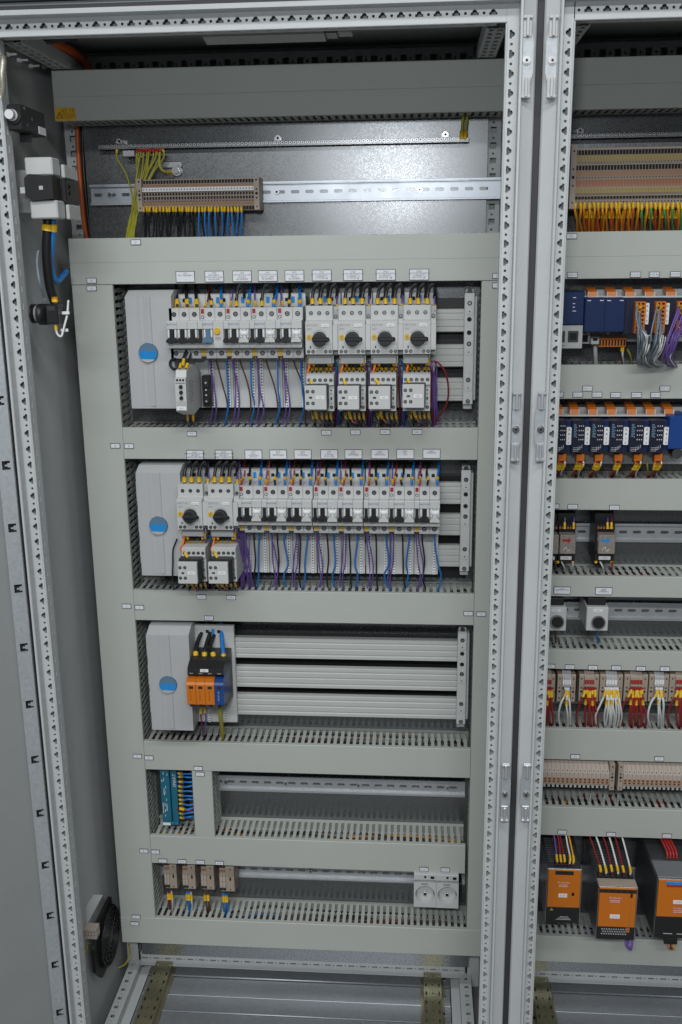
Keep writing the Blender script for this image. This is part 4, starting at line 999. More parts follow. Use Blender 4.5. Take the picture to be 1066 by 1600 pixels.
# starters to contactors
def link(o,yo,nm,grp,k):
    BK='short marked wires crowding between starters and contactors of the '+('first row' if 'first row' in nm else 'second row')
    def q(x,y,Y): return at(x+o,y+yo-(10 if yo>100 and y>648 else 0),Y)
    for j,(x,c) in enumerate(((488,'blue'),(494.8,'blue'),(501.5,'blue'),(511,'red'),(517,'red'))):
        wire([q(x-1,572,222),q(x,577,214),q(x,582,200),q(x,588,192)],1.9,'black','',grp,((.2,.5),),bulk=BK)
        wire([q(x,582.5,200),q(x,585,196),q(x,589,190)],2.3,c,'',grp,(),bulk=BK)
    for j,x in enumerate((483,489.5,512,516)): wire([q(x,552,200),q(x,560,200),q(x+(.5 if j<2 else 1.5),568,204),q(x+2,574,214)],1.9,'orangered' if j<2 else 'purple','',grp,((.25,.75),),bulk=BK)
    wire([q(486,566,204),q(482,578,196),q(480,588,184),q(484,592,176),q(488.5,599,170),q(489.5,605,168)],1.9,'orange',f'orange wire curving into the front module of {nm}',grp,((.72,.97),))
    wire([q(514,563,202),q(519,572,206),q(525,588,220),q(526,615,236),q(527,645,250),q(525,668,272)],1.5,'purple',f'purple wire passing to the right of {nm}',grp,())
    wire([q(520,568,210),q(526,566,218),q(528,580,226),q(527,610,240),q(530,640,254),q(529,668,272)],1.5,'purple' if k%2 else 'blue','',grp,(),bulk=BK)
    wire([q(523,575,216),q(522,600,232),q(522,630,244),q(524,650,256),q(523,668,272)],1.5,'darkred','',grp,(),bulk=BK)
    wire([q(493,640,178),q(495,650,186),q(500,658,210),q(508,663,250),q(511,670,270)],1.9,'orange',f'orange wire leaving the bottom of {nm}',grp,((.02,.2),))
    for j,(x,c) in enumerate(((489,'black'),(503,'blue'),(510,'brown'),(517,'grey'))):
        wire([q(x,640,190),q(x,650,192),q(x+3,660,230),q(x+5,668,270)],1.7,c,'',grp,((.05,.25),),bulk=BK)
for i,px in enumerate(SX): link(px-477.5,0 if i<3 else -1,f'the {ws[i]} contactor of the first row','wires around the first row contactors',i)
for i,px in enumerate(SX2): link((px-277)-197,271,f'the {["left","right"][i]} contactor of the second row','wires around the second row contactors',i)
wire([at(671,566,214),at(681,566,216),at(696,580,224),at(701,606,232),at(696,634,244),at(678,662,268),at(676,672,276)],1.6,'darkred','long dark red wire looping out to the right of the fourth contactor')
for j,x in enumerate((674,676.5,679)): wire([at(667+j,566,210),at(x,585,226),at(x+2,610,236),at(x+2,640,252),at(x,668,276)],1.5,'purple','',bulk='bundle of purple wires right of the fourth contactor of the first row')
for j in range(4): wire([at(372+2*j,828,224),at(376+3*j,850,234),at(382+3*j,880,246),at(386+3*j,905,258),at(390+4*j,930,276)],1.05,'purple','',bulk='bundle of purple wires right of the second row contactors')
wire([at(277,842,194),at(272,858,196),at(270.5,880,198),at(270,902,200),at(272,922,240)],1.5,'black','thin black wire curving beside the second white end cover')
# timer relay wires
for j,(x,c) in enumerate(((281.5,'black'),(291.5,'black'))): wire([at(x,580,150),at(x,574,152),at(x+4,562,180),at(x+7,553,205)],2.0,c,f'{["left","right"][j]} black wire into the top of the timer relay',None,((0,.3),))
wire([at(286,572,150),at(287,563,160),at(290,552,195),at(292,546,210)],2.0,'black','black wire with raised yellow marker above the timer relay',None,((.0,.25),))
wire([at(281,575,160),at(272,577,170),at(266,570,185),at(268,563,195),at(275,561,205)],2.6,'black','thick black loop left of the timer relay')
for j,(x,c) in enumerate(((293.5,'purple'),(302,'darkred'))): wire([at(x,646,180),at(x,655,186),at(x+1,662,235),at(x+2,670,268)],1.5,c,f'{c.replace("darkred","dark red")} wire leaving the bottom of the timer relay',None,((0,.2),))
# surge protector wires
for j,(P,c) in enumerate((([(306.6,1029,215),(306,1018,222),(310,1000,245),(320,980,268),(323,970,276)],'black'),([(320,1030,215),(320,1018,222),(325,1000,245),(332,979,268),(335,970,276)],'black'),([(334.5,1031,215),(333,1022,220),(329,1008,238),(338,985,266),(342,970,276)],'black'),([(350,1033,215),(349,1020,222),(347,1000,245),(345.5,977,268),(345.5,968,276)],'blue'))):
    wire([at(*p) for p in P],4.0,c,(f'{ordinal(j)} thick black wire into the surge protector' if j<3 else 'thick blue wire into the surge protector'),None,((.06,.15),))
wire([at(314,1104,215),at(314,1120,225),at(317,1140,250),at(318,1156,270)],1.5,'darkred','thin dark red wire leaving the bottom of the surge protector',None,((.0,.15),))
wire([at(319,1104,215),at(322,1125,228),at(318,1145,255),at(316,1160,272)],1.5,'purple','thin purple wire leaving the bottom of the surge protector',None,((.0,.12),))
wire([at(343.5,1104,215),at(345,1122,225),at(347.5,1142,252),at(348,1158,272)],4.2,'greenyellow','thick green-yellow earth wire leaving the bottom of the surge protector')
# teal module wires
for j,y in enumerate((1208,1214,1221,1228,1235,1242,1249,1256,1263,1270,1277)):
    wire([at(277.5+j*.3,y,262),at(284+j*.2,y+.6,256),at(294,y+random.uniform(-1,2),250),at(304,y+random.uniform(-1,2),252),at(312,y,256)],1.9,'blue',f'{ordinal(j)} blue wire from the top beside the teal module','blue wires of the teal module',((.08,.26),))
wire([at(277,1264,258),at(283,1264,252),at(292,1266,250),at(304,1268,254)],2.3,'darkred','dark red wire among the blue wires of the teal module',None,((.25,.5),))
# terminal cluster wires
for i,((x,y),cc) in enumerate((((264,1394),('brown','darkred','palegrey')),((294.5,1395),('blue','blue','palegrey')),((322,1396),('brown','brown','brown')),((350.5,1398),('blue','blue','blue')))):
    for j,c in enumerate(cc):
        wire([at(x-2+j*3,y-2,266),at(x-1+j*3,y+8+3*j,260),at(x+1+j*2.2,y+22,264),at(x+1.5+j*1.5,y+38,272),at(x+1.5+j*1.5,y+46,276)],1.8,c,f'{ordinal(j)} wire under the {ws[i]} terminal cluster, {c.replace("palegrey","pale grey").replace("darkred","dark red")}',None,((.06,.2),))

# ------------------------------------------------------------------ devices on the left side wall
Y=14; a=at(10,163,Y); b=at(36,203,Y); x0,x1,z0,z1=a.x,b.x,b.z,a.z; yb=atx(71,188,x1).y
ds=thing('door_switch','black box with round white push button on the left wall','switch',(x0,Y,z0)); w,h=x1-x0,z1-z0; d=yb-Y
MB().box(0,w,0,d*.98,0,h,c=1.5).build('housing','black',ds)
MB().cyl((w*.45,-3,h*.55),'y',11.5,3,20).build('button_collar','black',ds); MB().cyl((w*.38,-14,h*.57),'y',6.6,12,20,r2=8.2).build('push_button','white',ds)
for yy,zz in ((.12,.88),(.2,.25),(.4,.55)): MB().cyl((w-.4,d*yy,h*zz),'x',2.6,.9,10).build('screw','steel',ds)
MB().box(w+.1,w+.9,d*.66,d*.96,h*.05,h*.36).build('label_plate','white',ds)
MB().box(-20,-1,d*.2,d*.6,h*.2,h*.8,c=1).build('mounting_arm','coat',ds)
p=at(40,208,60); tag(MB().box(-9,9,-2,2,-13,0,c=.5).build('mounting_clip','dark',None,p),'small dark clip on the left wall under the black push-button box','clip')
Y=46; a=at(37,245,Y); b=at(83,276,Y); x0,x1=a.x,b.x
fs=thing('fuse_switch','grey and black fuse switch with cables on the left wall','fuse switch',(x0,Y,at(60,342,Y).z)); zb=at(60,342,Y).z; w=x1-x0
def bz(py): return at(60,py,Y).z-zb
MB().box(0,w,0,34,bz(274),bz(245.5),c=2).build('upper_cover','device',fs)
MB().box(3,w+3,0,34,bz(342),bz(313),c=2).build('lower_cover','device',fs)
MB().prism([(0,bz(278)),(8,bz(272)),(w,bz(276)),(w,bz(311)),(9,bz(314)),(0,bz(306))],-6,30,'y').build('fuse_carrier','black',fs)
MB().box(w*.52,w*.66,-7,-5.8,bz(297),bz(291)).build('window','device_grey',fs)
MB().box(w+.2,w+6,34.2,88,bz(276),bz(254),c=1.5).box(w+3.2,w+9,34.2,88,bz(342),bz(318),c=1.5).build('rear_cover','device',fs)
MB().box(w+.3,w+8,30.5,92,bz(316),bz(277),c=1.5).build('rear_block','black',fs)
for yy in (44,44): 
    for py in (289,299): MB().cyl((w+7.6,yy,bz(py)),'x',3.4,1,10).build('terminal_screw','steel',fs)
MB().box(-11,-.5,2,20,bz(302),bz(292),c=.6).build('tag_holder','white',fs)
MB().box(-40,0,50,80,bz(330),bz(260),c=1).build('mounting_block','device_grey',fs)
wire([at(74,342,70),at(75,352,70),at(73,390,74),at(75,425,80),at(79,452,86),at(86,474,92)],7.5,'black','thick black cable hanging from the fuse switch on the left wall',None,((.06,.13),),cat='cable',n=10)
wire([at(83,344,72),at(84,356,72),at(81,385,78),at(80,415,86),at(88,440,100),at(104,425,150)],4.5,'blue','blue cable hanging from the fuse switch on the left wall',None,((.04,.11),),cat='cable',n=9)
wire([at(60,392,60),at(58,410,50),at(62,440,40),at(70,468,60)],2.2,'grey','grey cable along the left wall above the black round switch',None,cat='cable')
Y=70; p=at(74,491,Y)
rs=thing('round_switch','black round switch element with white wire on the left wall','switch',p)
MB().cyl((-24,0,1),'x',15,6,24).cyl((-18,0,1),'x',9,6,18).build('collar','black',rs); MB().cyl((-12,0,0),'x',17,14,10).build('nut','black',rs)
MB().box(2.2,22,-13,14,-15,15,c=1.5).build('contact_block','black',rs); MB().cyl((-17.8,0,1),'x',12,2.6,20).build('ring','device_grey',rs)
MB().box(6,18,-14,-13.1,6,13).build('label_plate','dark',rs)
wire([at(87,507,62),at(90,520,60),at(95,525,64),at(101,508,72),at(104,490,82),at(107,470,100)],1.8,'white','white wire curling under the black round switch',None,((0,.1),))
for j,(x,y) in enumerate(((103,489),(101,516))): tag(MB().box(-6,6,-2,2,-2.4,2.4,c=.6).build('cable_tie','white',None,at(x,y,76)),f'{["upper","lower"][j]} white cable tie at the white wire of the round switch','cable tie')
tag(MB().cyl((0,0,0),'z',5,8,10).build('wire_marker_sleeve','sticker',None,at(86,472,68)),'orange-yellow marker sleeve on top of the black round switch','marker')
# conduit and cables along the left edge of the plate
wire([at(77,64,150),at(96,72,200),at(112,80,240),at(128,93,280),at(139,106,300),at(146,124,305)],6.5,'orangered','thick orange cable arching below the roof at top left',None,cat='cable',n=10)
wire([at(121,180,322),at(121,205,322),at(123,250,322),at(127,300,322),at(132,350,322),at(137,378,322)],4.0,'orangered','orange cable running down beside the mounting plate',None,cat='cable',n=9)
wire([at(129,196,324),at(130,240,324),at(133,290,324),at(138,340,324),at(142,378,324)],3.0,'black','black cable running down beside the orange cable',None,cat='cable')
wire([at(10,66,60),at(50,66,120),at(90,61,140),at(120,58,150)],5.5,'black','black cable lying under the top left corner of the roof',None,cat='cable')
wire([at(779,47,120),at(768,58,180),at(758,72,230),at(751,92,270)],4.2,'yellow','yellow cable at the top right corner of the whole cabinet',None,cat='cable')
for j,(px,py) in enumerate(((18,85),(36,94),(54,103),(74,104))): tag(MB().box(-8,8,-1.5,1.5,-1.5,1.5,c=.5).box(-9,-3,-3,3,-3,3,c=.6).build('cable_tie','white',None,at(px,py,60+70*j)),f'{ordinal(j)} white cable tie from the left under the top left rail','cable tie','cable ties under the top left rail')
# fan heater at the bottom left
p=at(172,1462,205); X1=p.x
fh=thing('fan_heater','black round fan heater at the bottom of the left wall','fan heater',(X1,205,p.z))
MB().cyl((-X1-20,0,0),'x',60,X1+20,36).build('drum','black',fh)
g=MB()
for r in (56,47,38,29,20): 
    n=30
    g.tube([(2.5,r*math.cos(2*math.pi*i/n),r*math.sin(2*math.pi*i/n)) for i in range(n+1)],1.6,5)
for a in range(0,180,30): g.tube([(1.5,-58*math.cos(math.radians(a)),-58*math.sin(math.radians(a))),(1.5,58*math.cos(math.radians(a)),58*math.sin(math.radians(a)))],1.6,5)
g.build('guard_grille','black',fh); MB().cyl((.2,0,0),'x',12,3,20).build('hub','dark',fh)
MB().prism([(-78,-24),(-78,28),(-40,62),(40,62),(40,-62),(-46,-62)],-X1-20,-5,'x').build('motor_housing','black',fh)
tb=MB(); q=at(130,1452,120)
fb=thing('beige_terminal','small four-pole beige terminal beside the black fan heater','terminal block',q)
for i in range(4): MB().box(i*6.4,i*6.4+6.2,0,20,-22,0,c=.5).build('pole','cream',fb); 
for i in range(4):
    for zz in (-6,-13): MB().cyl((i*6.4+3.1,-.3,zz),'y',1.1,.4,8).build('clamp_hole','hole',fb)
tag(MB().prism([(0,0),(40,60),(58,60),(20,-10)],0,2,'y').build('heater_bracket','coat',None,at(118,1440,140)),'light grey sloping bracket above the black fan heater','bracket')
wire([at(138,1474,122),at(134,1490,124),at(130,1505,126),at(127,1520,128)],1.8,'greenyellow','yellow earth wire below the small beige terminal of the heater')
wire([at(201,1474,250),at(203,1490,262),at(197,1505,262),at(186,1512,262)],1.9,'greenyellow','green-yellow earth wire under the lowest duct at bottom left')

# ------------------------------------------------------------------ second cabinet
slice_strip('tall terminal strip with orange and yellow inserts in the cut-off cabinet',900.5,278,1122,273,238,44,96,'B',True,False)
G5='wires under the tall orange and yellow terminal strip'
xs=[900+6.9*i for i in range(25)]
cf=['yellow','yellow','orange']*4+['yellow','orangered','yellow','green','yellow','green','orangered','yellow','green','orange','green','yellow','green']
row_wires(xs,316,362,246,280,1.75,cf,'under the tall terminal strip, front layer',G5,jit=3,marks=((.02,.17),),bow=6)
cb=['orangered','orange','orangered','orangered','orange']*6
row_wires([902+5.6*i for i in range(30)],322,364,262,290,1.75,cb,'under the tall terminal strip, rear layer',G5,jit=4,marks=((.1,.3),),bow=2,bulk='rear layer of orange wires under the tall terminal strip')
# --- control modules, upper row
Yp=205
x0,x1,z0,z1=R(866,456,910,545,Yp)
cpu=thing('controller','dark blue controller with network sockets in its pale lower half','controller',(x0,Yp,z0)); w=x1-x0; h=z1-z0; zs=at(890,508,Yp).z-z0
MB().box(0,w,0,70,zs+.3,h,c=1.5).build('upper_housing','plc_blue',cpu); MB().box(0,w,3,70,0,zs,c=1).build('lower_housing','device_grey',cpu)
for i,(pz,l) in enumerate(((465,5),(474.5,4),(480,4),(486,6))):
    MB().box(w*.62,w*.62+l,-.3,-.02,at(890,pz,Yp).z-z0-.6,at(890,pz,Yp).z-z0+.6).build('print_mark','ink_white',cpu)
for fx in (.08,.52): 
    s=MB().box(w*fx,w*fx+17,1.5,2.95,zs*.28,zs*.75,c=.6).build('network_socket','dark',cpu); MB().box(w*fx+3,w*fx+14,.9,1.45,zs*.38,zs*.66).build('socket_opening','hole',s)
MB().box(w*.1,w*.45,2.6,2.95,zs*.12,zs*.16).build('print_line','ink_grey',cpu)
z0b,z1b=at(990,534,272).z,at(990,452,272).z
pb=thing('module_base','pale grey mounting base behind the upper row of blue modules','mounting base',(at(912,500,272).x,272,z0b))
MB().box(0,330,0,34,0,z1b-z0b,c=1).build('body','device_grey',pb)
z1f=at(990,464,240).z-z0b; z0f=at(990,521,240).z-z0b
MB().box(0,330,-36,-.2,z1f-1.5,z1f+1.5,c=.5).build('edge_rib','device',pb)
def clip(t,x,y,z,w=14.5,n=1):
    MB().prism([(y,z),(y-2,z-9),(y+6,z-10),(y+34,z+4),(y+34,z+8)],x,x+w,'x').build('orange_clip','orange_plug',t)
    for s in (0,1): MB().box(x-1.2+s*(w+.2),x-.1+s*(w+1.3-.2),y-2.2,y-.4,z-9,z).build('clip_edge','device',t)
CLX=[920,950,979,1009.5,1043,1075]
MX=[(914.5,944.5),(945.5,975.5)]
for i,(a,b) in enumerate(MX):
    x0,x1,z0,z1=R(a,465.5,b,519,Yp); t=thing('blank_module',f'{["left","right"][i]} one of two plain dark blue modules in the upper control row','control module',(x0,Yp,z0)); w=x1-x0; h=z1-z0
    MB().box(0,w,0,66,0,h,c=1.5).build('housing','plc_blue',t); MB().box(-.8,w+.8,40,66,-3,h+2,c=.5).build('frame','device',t)
    for fx in (.2,.8): MB().box(w*fx-3,w*fx+3,-.3,-.02,h-5,h-3.6).build('print_mark','ink_white',t)
    MB().cyl((w*.45,40.5,-4),'y',3,5,10).build('foot','device',t)
    clip(t,at(CLX[i],459,Yp+30).x-x0,34,at(CLX[i],456,Yp+30).z-z0)
def io_plug(t,x,z0,z1,y,w=17):
    h=z1-z0; MB().box(x,x+w,y,y+14,z0,z1,c=.8).build('plug','orange_plug',t); n=8
    for i in range(n):
        for s in (0,1): MB().box(x+2.4+s*7.4,x+6.6+s*7.4,y-.4,y-.02,z0+h*(i+.25)/n,z0+h*(i+.75)/n).build('plug_opening','hole',t)
for i,(a,b) in enumerate(((977,1008),(1009,1040.5),(1041.5,1073))):
    x0,x1,z0,z1=R(a,466,b,523,Yp); t=thing('io_module',f'{ws[i]} dark module with tall orange plug in the upper control row','control module',(x0,Yp,z0)); w=x1-x0; h=z1-z0
    MB().box(0,w,8,66,0,h,c=1).build('housing','plc_dark',t)
    xp=at((992,1023.5,1058)[i],500,Yp-6).x-x0; zt=at(1000,471.5,Yp-6).z-z0; zb=at(1000,521.5,Yp-6).z-z0
    io_plug(t,xp,zb,zt,-6)
    for k in range(8): MB().box(xp-5,xp-1.5,7,7.9,zb+(zt-zb)*(k+.2)/8,zb+(zt-zb)*(k+.7)/8).build('status_lamp','plc_blue',t)
    pl=MB().box(xp+17.6,xp+24,2,7.8,h*.28,h*.86,c=.3).build('label_plate','white',t)
    for k,ch in enumerate('A020'): lettering(ch,4.2,pl,(xp+20.8,1.8,h*(.78-.135*k)),'ink')
    clip(t,at(CLX[2+i],459,Yp+30).x-x0,34,at(CLX[2+i],456,Yp+30).z-z0)
x0,x1,z0,z1=R(936,528,978,542,240)
pw=thing('orange_connector','long low orange connector under the plain blue modules','connector',(x0,240,z0)); w=x1-x0; h=z1-z0
MB().box(0,w,0,20,0,h,c=.6).build('body','orange_plug',pw)
for i in range(9): MB().box(w*(i+.2)/9,w*(i+.75)/9,-.4,-.02,h*.15,h*.75).build('plug_opening','hole',pw)
x0,x1,z0,z1=R(907,521,922,537,250)
us=thing('usb_socket','small square socket left of the grey network plug','socket',(x0,250,z0)); MB().box(0,x1-x0,0,20,0,z1-z0,c=.8).build('frame','device',us); MB().box(3,x1-x0-4,-.5,-.02,3,z1-z0-3).build('opening','hole',us)
x0,x1,z0,z1=R(924,527,936,540,235)
npz=thing('network_plug','grey network plug with cable under the plain blue modules','plug',(x0,235,z0)); w=x1-x0
MB().box(0,w,0,22,2,z1-z0,c=1).build('plug_body','wire_palegrey',npz); MB().box(w*.2,w*.8,-.4,-.02,z1-z0-6,z1-z0-1).build('latch','hole',npz)
q=[Vector(at(x,y,Y))-Vector((x0,235,z0)) for x,y,Y in ((930,540,245),(930.5,552,250),(931,565,262),(931,580,275))]
MB().tube(cr(q,5),3.6,9).build('cable','wire_palegrey',npz)
wire([at(974,542,240),at(973,555,242),at(975,568,262),at(976,580,276)],1.6,'white','white wire hanging from the long low orange connector',None,((0,.12),))
wire([at(971.5,542,240),at(972,555,244),at(973,568,262),at(974,580,276)],1.6,'darkred','dark red wire hanging from the long low orange connector',None,((0,.12),))
wire([at(980,545,244),at(985,555,246),at(987,568,262),at(988,580,276)],1.6,'greenyellow','green-yellow wire hanging beside the long low orange connector')
for b,(xt,xm,xe,c1,nm) in enumerate(((999,1004,1001,'grey','left grey'),(1031,1028,1018,'grey','right grey'),(1064,1052,1038,'purple','purple'))):
    for j in range(11):
        c=c1 if j<7 or b==2 else ('white' if j<8 else 'palegrey')
        if b==2 and j==8: c='white'
        yy=476+j*4.4; f=(j-4)*1.0
        g=lambda a: random.uniform(-a,a)
        wire([at(xt+(1 if j%2 else -1)*3,yy,198),at(xt+f*1.1+g(1.5),yy+8,184+g(4)),at(xm+f*1.9+g(2),525+g(4),170+g(12)),at(xm+f*1.7+(xe-xm)*.5+g(2),546,172+g(12)),at(xe+f*1.2+(3 if b==2 else 0)+g(2),563+g(4),190+g(6)),at(xe+12+f,572,232),at(xe+22,575,262)],1.3,c,
             '',None,((0,.05),) if j<3 else (),bulk=f'{nm} wire bundle hanging from the orange plugs')
# --- control modules, lower row
z0b,z1b=at(960,725,272).z,at(960,636,272).z
pb=thing('module_base','pale grey mounting base behind the modules lettered A810','mounting base',(818,272,z0b)); MB().box(0,440,0,34,0,z1b-z0b,c=1).build('body','device_grey',pb)
MB().box(0,440,-36,-.2,at(960,649,240).z-z0b-1.5,at(960,649,240).z-z0b+1.5,c=.5).build('edge_rib','device',pb)
LX=[(866,893.5),(894.5,922.5),(923.5,952.5),(954,982.5),(984.5,1015.5),(1016.5,1046)]
CL2=[867,892,920.5,950,981.5,1011,1040]
for i,(a,b) in enumerate(LX):
    x0,x1,z0,z1=R(a,657.5,b,708,Yp); t=thing('io_module',f'{ordinal(i)} module lettered A810 from the left in the lower control row','control module',(x0,Yp,z0)); w=x1-x0; h=z1-z0
    MB().box(0,w*.66,0,66,0,h,c=.8).build('housing','plc_dark',t); MB().box(w*.68,w,8,66,2,h-1,c=.8).build('side_housing','plc_blue',t)
    mb=MB()
    for k in range(6): mb.box(w*.1,w*.22,-.3,-.02,h*(.5+.07*k),h*(.55+.07*k),m=0)
    mb.build('status_lamps','badge_grey',t)['kind']='stuff'
    mb=MB()
    for k in range(4): mb.box(w*.24,w*.24+.5,-.3,-.02,h*(.48+.1*k),h*(.52+.1*k)); mb.box(w*.36,w*.4,-.3,-.02,h*(.42+.14*k)-1,h*(.42+.14*k)+1); mb.box(w*.46,w*.5,-.3,-.02,h*(.42+.14*k)-1,h*(.42+.14*k)+1); mb.box(w*.56,w*.6,-.3,-.02,h*(.42+.14*k)-1,h*(.42+.14*k)+1)
    for k in range(3): mb.box(w*.1,w*(.34+.1*k),-.3,-.02,h*(.06+.05*k),h*(.06+.05*k)+.5); mb.box(w*(.34+.1*k),w*(.34+.1*k)+.5,-.3,-.02,h*(.06+.05*k),h*(.2+.03*k))
    mb.build('circuit_print','ink_white',t)['kind']='stuff'
    pl=MB().prism(rrect(w*.82,h*.52,w*.26,h*.54,1.5),2,7.8,'y').build('label_plate','white',t)
    for k,ch in enumerate('A810'): lettering(ch,4.4,pl,(w*.82,1.8,h*(.72-.135*k)),'ink')
    clip(t,at(CL2[i],640,Yp+30).x-x0,34,at(CL2[i],640,Yp+30).z-z0)
    xp=at(a+6.5,715,Yp+12).x-x0; zp=at(a+6.5,720.5,Yp+12).z-z0; zq=at(a+6.5,709.5,Yp+12).z-z0
    MB().box(xp,xp+13.5,12,34,zp,zq,c=.8).build('plug','orange_plug',t)
    cx=a+12
    for j,c in enumerate(('orangered','darkred','brown','darkred','white')):
        xx=cx-4+2.2*j
        wire([at(xx,719,222),at(xx-1,727,216),at(xx-6,737,232),at(xx-13+j,748,268),at(xx-15+j,758,278)],1.5,c,f'white wire hanging from the {ordinal(i)} module lettered A810','wires under the modules lettered A810',((.08,.24),),bulk=None if c=='white' else 'red and brown wires crowding under the modules lettered A810')
x0,x1,z0,z1=R(1047,651,1076,702,Yp); t=thing('blank_module','plain blue module at the right end of the modules lettered A810','control module',(x0,Yp,z0)); w=x1-x0; h=z1-z0
MB().box(0,w,0,66,0,h,c=1.5).build('housing','blue',t); MB().cyl((w*.5,2,-8),'y',9,30,16).build('foot','dark',t); clip(t,at(CL2[6],640,Yp+30).x-x0,34,at(CL2[6],640,Yp+30).z-z0)
wire([at(1011,722,236),at(1012,732,240),at(1013,745,264),at(1013,756,276)],1.5,'greenyellow','green-yellow wire between the last two modules lettered A810')
# --- plug-in relays
for i,(a,b,c1,lab) in enumerate(((848,872.5,'red','leftmost plug-in relay, half hidden by the cabinet post'),(875.5,899,'red','clear plug-in relay with red flag on a black socket'),(936,960.5,'badge_blue','clear plug-in relay with blue flag on a black socket'))):
    Y=225; x0,x1,z0,z1=R(a,836,b,866,Y); t=thing('plug_in_relay',lab,'relay',(x0,Y,z0)); w=x1-x0; h=z1-z0
    zt=at(a,803,Y+25).z-z0; zb=at(a,882,Y+15).z-z0
    MB().prism([(24,h+2),(20,h+4),(20,h+14),(32,h+18),(32,zt),(80,zt),(80,zb),(26,zb),(14,zb+6),(14,-3),(24,-2)],-2,w+2,'x').build('socket','black',t)
    for k in range(6):
        MB().box(w*(k+.2)/6,w*(k+.75)/6,19.2,19.95,h+6,h+10).build('clamp_opening','insert_red',t)
    MB().box(0,w,0,13.5,0,h,c=1).box(1,w-1,13.7,23.5,1,h-1).build('relay_body','relay_clear',t)
    MB().prism([(w*.15,h*.66),(w*.5,h*.66),(w*.5,h*.58),(w*.72,h*.72),(w*.5,h*.86),(w*.5,h*.78),(w*.15,h*.78)],-.6,-.05,'y').build('flag','red' if c1=='red' else c1,t)
    MB().tube(cr([(w*.25,-.3,h*.2),(w*.4,-.3,h*.38),(w*.5,-.3,h*.15),(w*.7,-.3,h*.3)],4),.6,5).build('coil_print','ink_white',t)
    zl=at(a,872,Y+12).z-z0
    pl=MB().box(w*.15,w*.85,12.6,13.9,zl-3.2,zl+3.2).build('label_plate','white',t); lettering(['30K1','30K2','30K4'][i],3,pl,(w*.5,12.4,zl),'ink_grey')
    for fx in (.0,.95): MB().cyl((w*fx,13,zl-8),'y',2.6,3,8).build('wire_sleeve','yellow',t)
    if i>0:
        top=(('purple',.9),('grey',.3)) if i==1 else (('purple',.55),('red',.8))
        for c,fx in top: wire([at(a+(b-a)*fx,826,240),at(a+(b-a)*fx,818,242),at(a+(b-a)*fx+1,806,262),at(a+(b-a)*fx+3,792,276)],1.5,c,f'{c} wire into the top of the relay with the {["","red","blue"][i]} flag',None,((0,.22),))
    wire([at(a+2,878,236),at(a+6,886,240),at(a+8,897,262),at(a+7,908,276)],1.6,'palegrey' if i<2 else 'white',['pale wire under the relay half hidden by the post','pale wire under the relay with the red flag','white wire under the relay with the blue flag'][i])
    wire([at(b-4,878,236),at(b-4,886,240),at(b-4,897,262),at(b-4,908,276)],1.6,['brown','palegrey','red'][i],['brown wire under the relay half hidden by the post','second pale wire under the relay with the red flag','red wire under the relay with the blue flag'][i])
# --- boxes with round knobs
for i,(a,b) in enumerate(((852,884.3),(917.5,949.5))):
    Y=222; x0,x1,z0,z1=R(a,949,b,986,Y); t=thing('push_button_box',f'{["left","right"][i]} light grey box with black round button','push button',(x0,Y,z0),'push button boxes'); w=x1-x0; h=z1-z0
    MB().box(0,w,0,80,0,h,c=1).build('box','device',t); MB().box(w*.05,w*.9,10,70,h+.3,h+14,c=1).build('terminal_block','black',t)
    k=at((870.5,934.8)[i],(971,972)[i],Y); kx,kz=k.x-x0,k.z-z0
    MB().cyl((kx,-4,kz),'y',12.6,3.9,28).build('bezel','nickel',t); MB().cyl((kx,-5.4,kz),'y',10.2,1.3,24).build('button','black',t)
    pl=MB().box(w*.3,w*.72,-.6,-.05,h*.82,h*.93).build('label_plate','white',t); lettering(['31B1','31B2'][i],2.8,pl,(w*.51,-.7,h*.875),'ink_grey')
    MB().cyl((w*.5,20,h+14.5),'y',2.4,4,8).build('wire_sleeve','yellow',t)
    wire([at(a+16,986,250),at(a+16,994,256),at(a+17,1006,272),at(a+17,1016,278)],1.6,'brown' if i==0 else 'blue',f'{["brown","blue"][i]} wire under the {["left","right"][i]} box with black round button')
